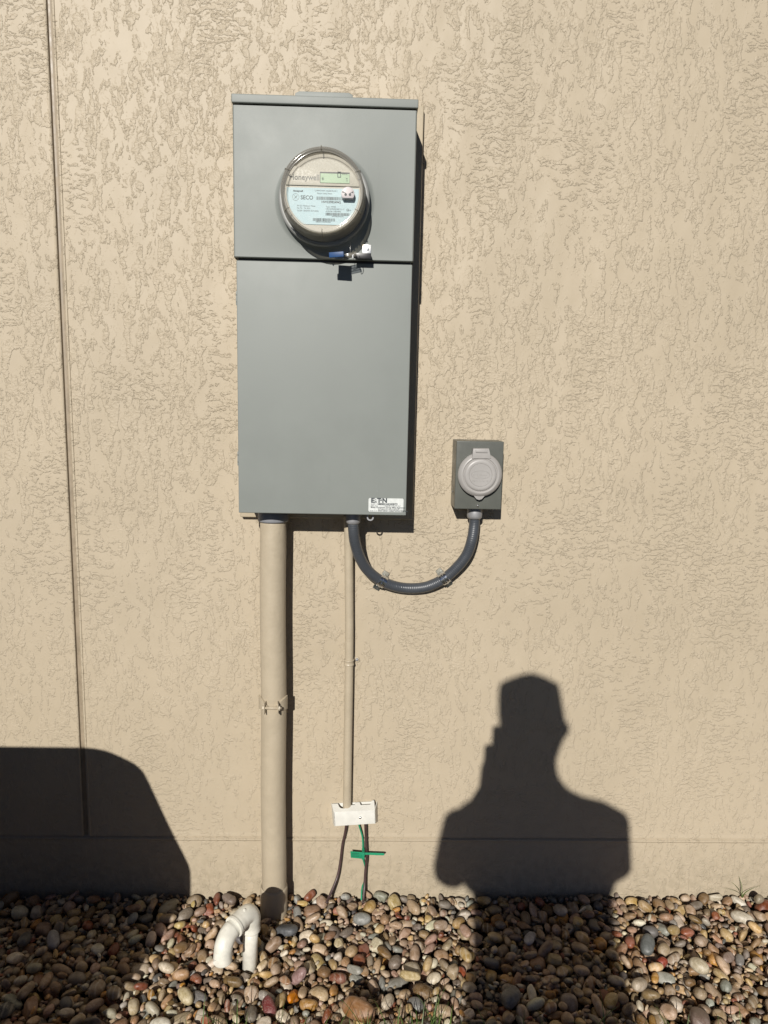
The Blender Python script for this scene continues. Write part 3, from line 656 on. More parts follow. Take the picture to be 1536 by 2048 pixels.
# ------------------------------------------------------------------ flexible conduit
def whip():
    P_ = [(706.5, 1044, -.078), (707.2, 1062, -.076), (710, 1085, -.070), (719.5, 1115, -.058), (736, 1141, -.042), (762, 1161.5, -.026), (792, 1173, -.018), (824, 1176.6, -.016), (856, 1172.5, -.018), (888, 1157, -.024), (914.5, 1134, -.032), (933.5, 1109, -.038), (943.8, 1080, -.042), (948.3, 1052, -.038), (949.0, 1034, -.038)]
    pts = crv([W(a, b, c) for a, b, c in P_], 40)
    # even spacing
    L = [0]; 
    for i in range(1, len(pts)): L.append(L[-1] + (pts[i] - pts[i - 1]).length)
    n = int(L[-1] / .0006); out = []; j = 0
    for k in range(n + 1):
        s_ = L[-1] * k / n
        while j < len(L) - 2 and L[j + 1] < s_: j += 1
        u = (s_ - L[j]) / max(1e-9, L[j + 1] - L[j]); out.append(pts[j].lerp(pts[j + 1], min(1, u)))
    r = [.01220 + .00042 * abs(math.sin(math.pi * (k * L[-1] / n) / .0046)) ** .55 for k in range(n + 1)]
    T = thing('flexible_conduit', 'ribbed dark grey flexible conduit looping from the meter panel to the inlet box', 'conduit', pts[len(pts) // 2])
    m = MB(); m.tube(out, r, M['hose'], 28); m.build('hose', T)
    for (p, zt, R_) in ((pts[0], ZB + .008, .0162), (pts[-1], bz0 + .004, .0178)):
        m = MB(); z0 = p.z - .0035
        m.lathe([(.0122, z0 - .0006), (R_ * .80, z0 - .0002), (R_ * .96, z0 + .0030), (R_, z0 + .0065), (R_, zt - .002), (R_ * .9, zt)], (p.x, p.y, 0), M['conn'], axis=(0, 0, 1), seg=40)
        m.build('connector', T, 50)
    def strap(px, py, label):
        c = W(px, py, -.022); i = min(range(len(out)), key=lambda k: (out[k] - c).length); c = out[i]; d = (out[i + 4] - out[i - 4]).normalized()
        yv = Vector((0, -1, 0)); side = d.cross(yv).normalized()
        if side.z > 0: side = -side                     # screw ear points down
        t = thing('conduit_strap', label, 'strap', (c.x, 0, c.z), 'metal straps holding the flexible conduit')
        r0 = .0131; vs = []; fs = []; rr = r0
        path = []
        for a in np.linspace(math.radians(200), math.radians(0), 20): path.append(side * (math.cos(a) * rr) + yv * (math.sin(a) * rr))
        base = -c.y - .0
        path = [side * -rr * 1.0 + yv * (-base + .002)] + path + [side * rr + yv * (-base + .003), side * (rr + .012) + yv * (-base + .0022)]
        m = MB(); wv = [(-.0098, 0), (-.0086, .0014), (-.0026, .0014), (-.0016, .0026), (.0016, .0026), (.0026, .0014), (.0086, .0014), (.0098, 0)]
        for k, p in enumerate(path):
            q = path[min(k + 1, len(path) - 1)] - path[max(k - 1, 0)]; nn = q.cross(d).normalized()
            if nn.dot(p + yv * .001) < 0 and k < len(path) - 2: nn = -nn
            if k >= len(path) - 2: nn = yv
            for a_, b_ in wv: vs.append(c + p + d * a_ + nn * b_)
        K = len(wv)
        for k in range(len(path) - 1):
            for j in range(K - 1): fs.append([k * K + j, k * K + j + 1, (k + 1) * K + j + 1, (k + 1) * K + j])
        m.raw(vs, fs, M['zinc'], True)
        ear = c + side * (rr + .0065) + yv * (-base + .0036)
        m.box(ear.x - .0095, ear.x + .0085, ear.y - .0008, ear.y + .0010, ear.z - .0085, ear.z + .0085, M['zinc'], .0004, rot=Matrix.Rotation(-math.atan2(side.z, side.x), 3, 'Y'))
        m.build('strap', t, 40)
        m = MB(); m.tube([ear + yv * .0006, ear + yv * .0046], .0042, M['zinc'], 6, smooth=False); m.lathe([(.0060, .0002), (.0062, .0012), (.004, .0014)], ear, M['zinc'], seg=20); m.build('screw', t)
        m = MB(); up = c - side * (rr + .0045) + yv * (-base + .004)
        m.box(up.x - .0075, up.x + .0075, up.y - .003, up.y + .004, up.z - .0045, up.z + .0045, M['clip'], .0015, rot=Matrix.Rotation(math.pi / 2 - math.atan2(side.z, side.x), 3, 'Y')); m.build('backing_clip', t, 40)
    strap(764, 1162, 'shiny metal strap on the flexible conduit, at the lower left of its loop')
    strap(889, 1157, 'shiny metal strap on the flexible conduit, at the lower right of its loop')
whip()

# ------------------------------------------------------------------ bonding block, cables
def bonding():
    T = thing('bonding_block', 'white plastic bonding terminal cover at the foot of the slim tan conduit', 'terminal block', W(709, 1650, 0))
    Yf = -.036; A = W(667.3, 1624.3, Yf); B = W(669.2, 1652.6, Yf); Cc = W(750.6, 1647.2, Yf); D = W(750.0, 1620, Yf)
    Yt = -.014; E = W(664, 1608, Yt); F_ = W(748.5, 1602.5, Yt)
    m = MB(); th = .0018
    m.prism([(B.x, B.z), (Cc.x, Cc.z), (D.x, D.z), (A.x, A.z)], Yf, Yf + th, M['white'], .0007)
    # sloping top with cut-outs for the pipes
    def up(u, v): 
        a = A.lerp(D, u); b = E.lerp(F_, u); return a.lerp(b, v)
    edge = [(0, 1), (.14, 1), (.155, .62), (.19, .42), (.27, .36), (.33, .46), (.365, .72), (.53, .72), (.545, .98), (.62, 1.02), (.655, .98), (.67, .66), (.90, .66), (.93, .9), (.945, 1.1), (1.0, 1.1)]
    vs = []; fs = []
    for (u, v) in edge: vs.append(up(u, 0)); vs.append(up(u, v))
    k = len(edge)
    off = Vector((0, th * .7, -th))
    vs2 = [p + off for p in vs]
    for i in range(k - 1): fs.append([2 * i, 2 * i + 1, 2 * i + 3, 2 * i + 2])
    allf = fs + [[a + 2 * k for a in f[::-1]] for f in fs] + [[2 * i + 1, 2 * i + 1 + 2 * k, 2 * i + 3 + 2 * k, 2 * i + 3] for i in range(k - 1)]
    m.raw(vs + vs2, allf, M['white'])
    # ends, bottom and back plate
    for p0, p1, p2, p3 in ((A, B, W(665.5, 1647, -.001), W(662.5, 1606, -.001)), (D, Cc, W(755.5, 1643, -.001), W(755, 1602, -.001))):
        s_ = 1 if p0 is A else -1; q = Vector((s_ * th, 0, 0))
        pp = [p0, p1, p2, p3]; m.raw(pp + [a + q for a in pp], [[0, 1, 2, 3], [7, 6, 5, 4], [0, 1, 5, 4], [1, 2, 6, 5], [2, 3, 7, 6], [3, 0, 4, 7]], M['white'])
    m.box(E.x + .003, F_.x - .001, -.004, -.0006, B.z + .006, E.z - .002, M['white'], .0006, rot=Matrix.Rotation(math.radians(-3.5), 3, 'Y'))
    m.build('cover', T, 35)
    s0 = W(720.3, 1635, Yf); m = MB(); m.lathe([(.0042, 0), (.0040, .0009), (.0036, .0002)], s0, M['white'], seg=20); m.lathe([(0, .0030), (.0024, .0026), (.0034, .0012), (.0036, .0001)], s0, M['rust'], seg=18); m.build('screw', T)
bonding()
def cable(name, pts, r, mat, label, cat='cable', group=None):
    m = MB(); m.tube(crv([W(*p) for p in pts], 10), r, mat, 14); o = m.build(name)
    off = W(*pts[-1]); o.data.transform(Matrix.Translation(-off)); o.location = off
    return tag(o, label, cat, group)
cable('cable', [(692.5, 1640, -.018), (691.8, 1655, -.016), (689.5, 1670, -.012), (685, 1690, -.010), (681, 1722, -.012), (676, 1749, -.018), (669.5, 1768, -.028), (659, 1792, -.045), (653, 1806, -.06)], .0033, M['brown'], 'dark brown cable bending left from the white bonding block down into the pebbles')
cable('cable', [(730.5, 1640, -.020), (731, 1652, -.018), (732.4, 1690, -.016), (733.4, 1716, -.016), (731, 1742, -.016), (729.3, 1768, -.022), (727, 1798, -.040), (726, 1806, -.05)], .0034, M['brown'], 'dark brown cable dropping straight down beside the green wire into the pebbles')
gw = thing('ground_wire', 'green insulated wire with a green tag hanging from the white bonding block', 'wire', W(723, 1790, -.03))
m = MB(); m.tube(crv([W(*p) for p in [(717, 1640, -.018), (718.3, 1651, -.014), (725, 1675, -.010), (726, 1703, -.012), (726.5, 1718, -.010), (731, 1737, -.006), (730.5, 1758, -.006), (724.5, 1775, -.020), (722.5, 1800, -.04)]], 10), .0021, M['green'], 12); m.build('insulation', gw)
m = MB(); Yg = -.024
q = [W(700.7, 1702, Yg), W(728.5, 1704.5, Yg), W(728, 1717.5, Yg), W(701.8, 1715, Yg)]
m.prism([(p.x, p.z) for p in q], Yg, Yg - .0012, M['green'], .0003)
q = [W(728, 1705.2, Yg), W(767, 1706.6, Yg), W(769.6, 1708.8, Yg), W(767, 1711.0, Yg), W(728, 1709.6, Yg)]
m.prism([(p.x, p.z) for p in q], Yg + .001, Yg + .0001, M['green'], .0002)
for k in range(3):
    a = W(703.5, 1706.5 + 2.9 * k, Yg); m.box(a.x, a.x + .019, Yg - .00135, Yg - .0011, a.z - .0003, a.z + .0003, M['black'])
m.box(W(726, 1710, Yg).x - .003, W(726, 1710, Yg).x + .004, Yg - .003, -.006, W(726, 1718, Yg).z, W(726, 1704, Yg).z, M['green'], .001)
m.build('tag', gw, 40)

# ------------------------------------------------------------------ white drain outlet
def drain():
    base = G(499, 1918, -.005); bx, by = base.x, base.y
    T = thing('drain_outlet', 'white plastic drain pipe rising from the pebbles and hooking over through two elbows', 'pipe', (bx, by, -.02))
    zt = W(505, 1855, by).z
    top = Vector((bx + .004, by, zt))
    ymid = by - .040; yend = by - .072
    m = MB(); m.tube([(bx, by, -.06), (bx + .002, by, zt * .5), top], .0165, M['pvcwhite'], 32); m.build('riser', T)
    p1 = Vector((bx + .004, by, zt - .008)); c = W(493, 1829, by - .018); e = W(468.5, 1853, by - .050)
    m = MB(); path = crv([p1, p1 + Vector((0, 0, .018)), W(502, 1833, by - .006), c, e], 10); n = len(path)
    r = [.0205] * n; r[0] = .0190
    for k in range(1, 5): r[-k] = .0215
    m.tube(path, r, M['pvcwhite'], 36)
    d = (path[-1] - path[-3]).normalized(); m.tube([path[-1] - d * .004, path[-1] + d * .0015], .0232, M['pvcwhite'], 36)
    q = c + Vector((-.002, -.012, .0185)); m.lathe([(0, .0035), (.003, .003), (.0034, 0)], q, M['pvcwhite'], axis=(-.1, -.5, .8), seg=14)
    m.build('upper_elbow', T, 50)
    m = MB(); f_ = [e - d * .006, W(458, 1866, by - .062), W(448.5, 1888, by - .078), W(445.5, 1910, by - .084), W(446, 1921, by - .084)]
    pth = crv(f_, 10); m.tube(pth, [.0178] * 6 + [.0195] * (len(pth) - 6), M['pvcwhite'], 36, caps=False)
    zz = pth[-1]; dd = (pth[-1] - pth[-3]).normalized(); m.lathe([(.0195, 0), (.0192, .0012), (.0158, .0012), (.0155, -.03), (0, -.03)], zz, M['pvcwhite'], axis=dd, seg=36)
    m.lathe([(0, .0012), (.0045, .0010), (.0050, 0)], W(434, 1914, by - .084) + Vector((0, -.0165, 0)), M['pvcwhite'], seg=18)
    m.build('lower_elbow', T, 50)
    return Vector((bx, by, 0)), Vector((zz.x, zz.y, 0))
dr0, dr1 = drain()

# ------------------------------------------------------------------ pebbles
def ico(sub):
    b = bmesh.new(); bmesh.ops.create_icosphere(b, subdivisions=sub, radius=1.0)
    v = np.array([x.co[:] for x in b.verts]); f = np.array([[q.index for q in p.verts] for p in b.faces]); b.free(); return v, f
IV3, IF3 = ico(3); IV4, IF4 = ico(4)
def lowf(dirs, r_, k=6):
    # smooth random bumps on the sphere
    a = r_.normal(size=(k, 3)); a /= np.linalg.norm(a, axis=1)[:, None]; w = r_.normal(size=k)
    return (w[None, :] * np.exp(-3.0 * (1 - dirs @ a.T))).sum(1)
def pebble_shape(r_, V, size, angular):
    a = size * 0.5; el = r_.uniform(1.02, 2.1); fl = r_.uniform(0.42, 0.82)
    ax = np.array([a * math.sqrt(el), a / math.sqrt(el), a * fl])
    d = V.copy(); p = 2.0 + r_.uniform(0, 0.8)                # superellipsoid-ish
    nrm = (np.abs(d) ** p).sum(1) ** (1 / p); d = d / nrm[:, None]
    d = d * (1 + 0.13 * lowf(V, r_))[:, None]
    if angular:
        for _ in range(r_.integers(5, 10)):
            n = r_.normal(size=3); n /= np.linalg.norm(n); c = r_.uniform(.62, .88); s = d @ n
            d = d - np.outer(np.clip(s - c, 0, None) * .92, n)
        d = d * (1 + 0.03 * lowf(V, r_, 14))[:, None]
    v = d * ax
    # orientation: lies mostly flat, sometimes on edge
    tilt = r_.normal(0, 0.45) if r_.random() < .75 else r_.uniform(-1.3, 1.3); t2 = r_.normal(0, .35); yaw = r_.uniform(0, 2 * math.pi)
    Rm = np.array(Matrix.Rotation(yaw, 3, 'Z') @ Matrix.Rotation(tilt, 3, 'X') @ Matrix.Rotation(t2, 3, 'Y'))
    return v @ Rm.T
RES = .0025; GX0, GX1, GY0 = -1.62, 1.62, -.78
HM = np.full((int((GX1 - GX0) / RES) + 1, int(-GY0 / RES) + 1), -.056)
HM += .024 * np.exp(-np.linspace(-GY0, 0, HM.shape[1]) / .14)[None, :]           # the bed banks up a little against the wall
blocked = np.zeros_like(HM, bool)
def mark(x, y, r):
    i0, i1 = int((x - r - GX0) / RES), int((x + r - GX0) / RES) + 1; j0, j1 = int((y - r - GY0) / RES), int((y + r - GY0) / RES) + 1
    for i in range(max(0, i0), min(HM.shape[0], i1 + 1)):
        for j in range(max(0, j0), min(HM.shape[1], j1 + 1)):
            if (GX0 + i * RES - x) ** 2 + (GY0 + j * RES - y) ** 2 < r * r: blocked[i, j] = True
mark((W(547, 1745, YP)).x, YP, PR + .003); mark(dr0.x, dr0.y, .0165)
HM[blocked] = 9.0
Q = 14
def footprint(v):
    # lower and upper surface on the grid, from the vertices
    i = np.round(v[:, 0] / RES).astype(int); j = np.round(v[:, 1] / RES).astype(int)
    i0, j0 = i.min(), j.min(); w, h = i.max() - i0 + 1, j.max() - j0 + 1
    lo = np.full((w, h), np.inf); hi = np.full((w, h), -np.inf)
    np.minimum.at(lo, (i - i0, j - j0), v[:, 2]); np.maximum.at(hi, (i - i0, j - j0), v[:, 2])
    return i0, j0, lo, hi
PV, PF, PCOL, PN = [], [], [], 0
PAL = [((.32, .245, .175), 22), ((.25, .19, .135), 18), ((.36, .27, .155), 13), ((.40, .355, .28), 10), ((.17, .14, .115), 10), ((.25, .165, .11), 12),
       ((.34, .20, .095), 5), ((.10, .095, .09), 4), ((.19, .085, .058), 5), ((.48, .42, .34), 3), ((.17, .115, .065), 9), ((.29, .205, .158), 9), ((.20, .195, .17), 4)]
PW = np.array([p[1] for p in PAL], float); PW /= PW.sum()
def palcol(r_):
    c = np.array(PAL[r_.choice(len(PAL), p=PW)][0]) * r_.uniform(.85, 1.40); return np.clip(c * (1 + r_.normal(0, .022, 3)), .01, .7)
def place(v, x, y):
    i0, j0, lo, hi = footprint(v); ci, cj = int(round((x - GX0) / RES)), int(round((y - GY0) / RES))
    a, b = ci + i0, cj + j0
    if a < 0 or b < 0 or a + lo.shape[0] > HM.shape[0] or b + lo.shape[1] > HM.shape[1] - 1: return None
    sub = HM[a:a + lo.shape[0], b:b + lo.shape[1]]; gap = sub - lo
    return gap.max(), (a, b, lo, hi, sub)
def commit(pl, dz):
    a, b, lo, hi, sub = pl; m_ = np.isfinite(hi); s2 = np.where(m_, np.maximum(sub, hi + dz), sub); HM[a:a + lo.shape[0], b:b + lo.shape[1]] = s2
# notable stones of the photograph, placed first on top level later
NOTABLE = [ # px, py, size, colour, name label, angular
    (572, 1836, .046, (.085, .088, .092), 'slate grey pebble with tan ends, right of the white drain pipe', 0, 'slate'),
    (538, 1991, .036, (.16, .060, .058), 'dark red speckled pebble in front of the white drain pipe', 0, 'speck'),
    (588, 1962, .032, (.46, .19, .06), 'orange broken stone chip below the thick conduit', 1, ''),
    (597, 1929, .040, (.27, .185, .175), 'pink grey oval pebble right of the drain pipe', 0, ''),
    (590, 1768, .030, (.42, .385, .31), 'cream pebble against the wall, just right of the thick conduit', 0, ''),
    (637, 1776, .026, (.50, .48, .43), 'white oval pebble at the wall foot between the conduits', 0, ''),
    (725, 1813, .036, (.235, .235, .22), 'grey pebble right in front of the brown cable', 0, ''),
    (740, 1793, .036, (.33, .235, .12), 'ochre pebble tucked beside the right brown cable', 0, ''),
    (679, 1860, .034, (.50, .43, .30), 'pale yellow angular stone right of the white drain pipe', 1, ''),
    (820, 1938, .036, (.42, .34, .21), 'cream angular stone in the middle of the pebble bed', 1, ''),
    (719, 2015, .056, (.25, .15, .09), 'large rusty brown stone at the grass edge', 0, ''),
    (861, 1868, .026, (.30, .21, .17), 'small pink tan stone in the middle of the bed', 0, ''),
    (1487, 1812, .042, (.44, .40, .33), 'large cream pebble near the wall, right of the shadow of the person', 0, ''),
    (1479, 1776, .034, (.50, .46, .39), 'pale domed pebble at the wall foot by the grass sprout', 0, ''),
    (1518, 1785, .034, (.26, .225, .17), 'olive brown pebble at the wall foot by the right edge', 0, ''),
    (1297, 1868, .044, (.115, .12, .115), 'dark grey green stone right of the shadow of the person', 0, ''),
    (1327, 1896, .032, (.25, .085, .068), 'round dark red pebble right of the shadow of the person', 0, ''),
    (1306, 1961, .042, (.22, .165, .10), 'brown flat pebble beside the speckled cream one', 0, ''),
    (1280, 1951, .038, (.40, .34, .27), 'speckled cream pebble at the edge of the shadow of the person', 0, 'speck'),
    (1402, 2018, .056, (.19, .145, .125), 'large mauve brown oval pebble at the lower right', 0, ''),
    (1400, 1918, .040, (.42, .37, .28), 'long cream oval pebble at the right', 0, ''),
    (1060, 1853, .034, (.36, .35, .36), 'round pale grey pebble inside the shadow of the person', 0, ''),
    (104, 1855, .038, (.34, .325, .32), 'pale grey egg-shaped pebble inside the left shadow', 0, ''),
    (370, 1963, .038, (.42, .36, .24), 'speckled gold pebble left of the white drain pipe', 0, 'speck'),
    (320, 2020, .036, (.52, .49, .42), 'white long pebble at the lower left, at the shadow edge', 0, ''),
    (1023, 1975, .040, (.17, .16, .145), 'large dark grey pebble low in the shadow of the person', 0, ''),
]
def drop(n, smin, smax, ymin, ymax, cap):
    global PN
    for _ in range(n):
        r = rng.random(); size = smin + (smax - smin) * r ** 1.9
        ang = rng.random() < .26; V, F = IV3, IF3; v = pebble_shape(rng, V, size, ang)
        best = None
        for _k in range(Q):
            x = rng.uniform(GX0 + .03, GX1 - .03); y = rng.uniform(ymin, ymax)
            pl = place(v, x, y)
            if pl is None: continue
            z, p_ = pl
            if z + v[:, 2].max() > cap: continue
            if best is None or z < best[0]: best = (z, p_, x, y)
        if best is None: continue
        z, p_, x, y = best; z -= .0022; commit(p_, z)
        PV.append(v + np.array([x, y, z])); PF.append(F + PN); PN += len(V)
        c = palcol(rng); PCOL.append(np.tile(np.append(c, rng.random()), (len(V), 1)))
drop(1500, .020, .042, -.76, -.012, .046)
drop(3200, .013, .038, -.76, -.010, .024)
NOTES = []
for (px, py, size, col, lab, ang, sty) in NOTABLE:
    g = G(px, py, .018); v = pebble_shape(np.random.default_rng(px), IV4, size, ang)
    # lie flat: notable stones show their broad side
    y = min(g.y, -size * .45); v = v * .92; pl = place(v, g.x, y)
    if pl is None: continue
    z = min(pl[0], .026); z -= .003; commit(pl[1], z); NOTES.append((v, Vector((g.x, y, z)), col, lab, sty))
drop(4200, .011, .032, -.76, -.008, .034)
drop(4200, .006, .014, -.76, -.006, .028)

def pebble_mat(name, attr=True, col=(.3, .3, .3), speck=0.0):
    t = NT(name); v = t.coord()
    if attr:
        at = t.n('Attribute', _attribute_name='tint'); base = at.outputs['Color']; rnd = at.outputs['Alpha']
        cmb = t.n('CombineXYZ'); t.set(cmb.inputs[0], t.math('MULTIPLY', rnd, 37.0)); t.set(cmb.inputs[2], t.math('MULTIPLY', rnd, 91.0))
        vv = t.n('VectorMath', _operation='ADD'); t.set(vv.inputs[0], v); t.set(vv.inputs[1], cmb.outputs[0]); v = vv.outputs[0]
    else:
        base = (*col, 1); rnd = 0.4
    f1, _ = t.noise(v, 55, 5, 0.65, 0.6); f2, _ = t.noise(v, 420, 3, 0.7)
    hv = t.n('HueSaturation')
    if attr: t.set(hv.inputs['Color'], base)
    else: hv.inputs['Color'].default_value = base
    t.set(hv.inputs['Value'], t.math('MULTIPLY', t.step(f1, .25, .75, .70, 1.30), t.step(f2, .3, .7, .86, 1.12)))
    t.set(hv.inputs['Saturation'], t.step(f1, .3, .7, 1.35, 0.95))
    c = hv.outputs[0]
    # banding in some stones, pale specks in others
    wv = t.n('TexWave'); t.set(wv.inputs['Vector'], v); wv.inputs['Scale'].default_value = 28; wv.inputs['Distortion'].default_value = 5; wv.inputs['Detail'].default_value = 3
    sel = t.step(t.math('FRACT', t.math('MULTIPLY', rnd, 13.7)), .88, .94) if attr else 0.0
    c = t.mix(t.math('MULTIPLY', sel, t.step(wv.outputs['Fac'], .6, .95, 0, .32)), c, (.52, .48, .40, 1))
    vo = t.n('TexVoronoi', _feature='F1'); t.set(vo.inputs['Vector'], v); vo.inputs['Scale'].default_value = 420
    sel2 = t.step(t.math('FRACT', t.math('MULTIPLY', rnd, 7.3)), .70, .78) if attr else speck
    c = t.mix(t.math('MULTIPLY', sel2, t.step(vo.outputs['Distance'], .12, .28, .65, 0)), c, (.50, .46, .40, 1))
    t.set(t.b.inputs['Base Color'], c)
    t.set(t.b.inputs['Roughness'], t.step(f1, .3, .7, .34, .58)); t.b.inputs['Specular IOR Level'].default_value = 0.45
    t.set(t.b.inputs['Normal'], t.bump(t.math('ADD', f1, t.math('MULTIPLY', f2, .35)), .0011, 0.8))
    return t.m
def np_mesh(name, v, f, mat):
    me = bpy.data.meshes.new(name); me.vertices.add(len(v)); me.vertices.foreach_set('co', v.astype(np.float32).ravel())
    me.loops.add(f.size); me.loops.foreach_set('vertex_index', f.astype(np.int32).ravel())
    me.polygons.add(len(f)); me.polygons.foreach_set('loop_start', np.arange(0, f.size, f.shape[1], dtype=np.int32))
    me.update(calc_edges=True); me.polygons.foreach_set('use_smooth', np.ones(len(f), bool)); me.materials.append(mat); me.validate(); return me
V = np.concatenate(PV); F = np.concatenate(PF); K = np.concatenate(PCOL)
me = np_mesh('pebbles', V, F, pebble_mat('river_pebbles'))
at = me.color_attributes.new('tint', 'FLOAT_COLOR', 'POINT'); at.data.foreach_set('color', K.astype(np.float32).ravel())
pb = bpy.data.objects.new('pebbles', me); C.objects.link(pb)
tag(pb, 'bed of mixed brown, grey and cream river pebbles along the foot of the wall', 'pebbles', kind='stuff')
for v, loc, col, lab, sty in NOTES:
    me = np_mesh('pebble', v, IF4, pebble_mat('pebble_stone', False, col, 1.0 if sty == 'speck' else 0.0))
    o = bpy.data.objects.new('pebble', me); C.objects.link(o); o.location = loc; tag(o, lab, 'pebble', 'larger stones in the pebble bed')

# ------------------------------------------------------------------ grass
def grass_mat():
    t = NT('grass_blade'); v = t.coord(); f, _ = t.noise(v, 40, 2, .5)
    t.set(t.b.inputs['Base Color'], t.mix(t.step(f, .3, .7), (.045, .10, .018, 1), (.10, .15, .035, 1)))
    t.b.inputs['Roughness'].default_value = .5; t.b.inputs['Transmission Weight'].default_value = 0.0; return t.m
M['grass'] = grass_mat()
def blade(vs, fs, x, y, z, h, w, lean, az, r_):
    n = 5; b = len(vs); d = Vector((math.cos(az), math.sin(az), 0)); s_ = Vector((-d.y, d.x, 0))
    for k in range(n + 1):
        u = k / n; p = Vector((x, y, z)) + d * (lean * h * u * u) + Vector((0, 0, h * u * (1 - .25 * lean * u)))
        ww = w * (1 - u ** 1.6) * .5 + .0001; vs.append(p - s_ * ww + d * (ww * .35)); vs.append(p + s_ * ww + d * (ww * .35))
    for k in range(n): fs.append([b + 2 * k, b + 2 * k + 1, b + 2 * k + 3, b + 2 * k + 2])
vs, fs = [], []; rr = random.Random(5)
edge_y = G(768, 2050, 0).y
for _ in range(9000):
    x = rr.uniform(-2.2, 2.2); u = rr.random() ** 1.4; y = edge_y - .045 - u * .75
    if u < .03 and rr.random() < .4: continue
    blade(vs, fs, x, y, -.06, rr.uniform(.05, .115), rr.uniform(.003, .0055), rr.uniform(.1, .9), rr.uniform(0, 6.28), rr)
# stragglers that reach into the picture
for px, n in ((650, 5), (690, 4), (735, 9), (748, 7), (775, 6), (805, 7), (825, 9), (850, 7), (870, 6), (905, 6), (980, 3), (1190, 6), (1215, 6), (1370, 3), (430, 5), (470, 5), (500, 4), (545, 4), (390, 3), (600, 4)):
    for _ in range(n):
        g = G(px + rr.uniform(-16, 16), 2050 + rr.uniform(0, 45), 0); blade(vs, fs, g.x, g.y, -.03, rr.uniform(.06, .11), rr.uniform(.0025, .0045), rr.uniform(.1, .8), rr.uniform(0, 6.28), rr)
m = MB(); m.raw(vs, fs, M['grass'], True); go = m.build('grass', recalc=False); tag(go, 'green lawn grass along the near edge of the pebble bed', 'grass', kind='stuff')
vs, fs = [], []; g = G(1490, 1790, .0)
for az, ln, h in ((2.6, .9, .045), (2.0, .3, .050), (.2, 1.3, .030), (3.1, 1.4, .03)): blade(vs, fs, g.x, -.014, -.016, h + .010, .0032, ln, az, rr)
m = MB(); m.raw(vs, fs, M['grass'], True); tag(m.build('grass_sprout', recalc=False), 'small green grass sprout at the wall foot near the right edge of the photo', 'grass')

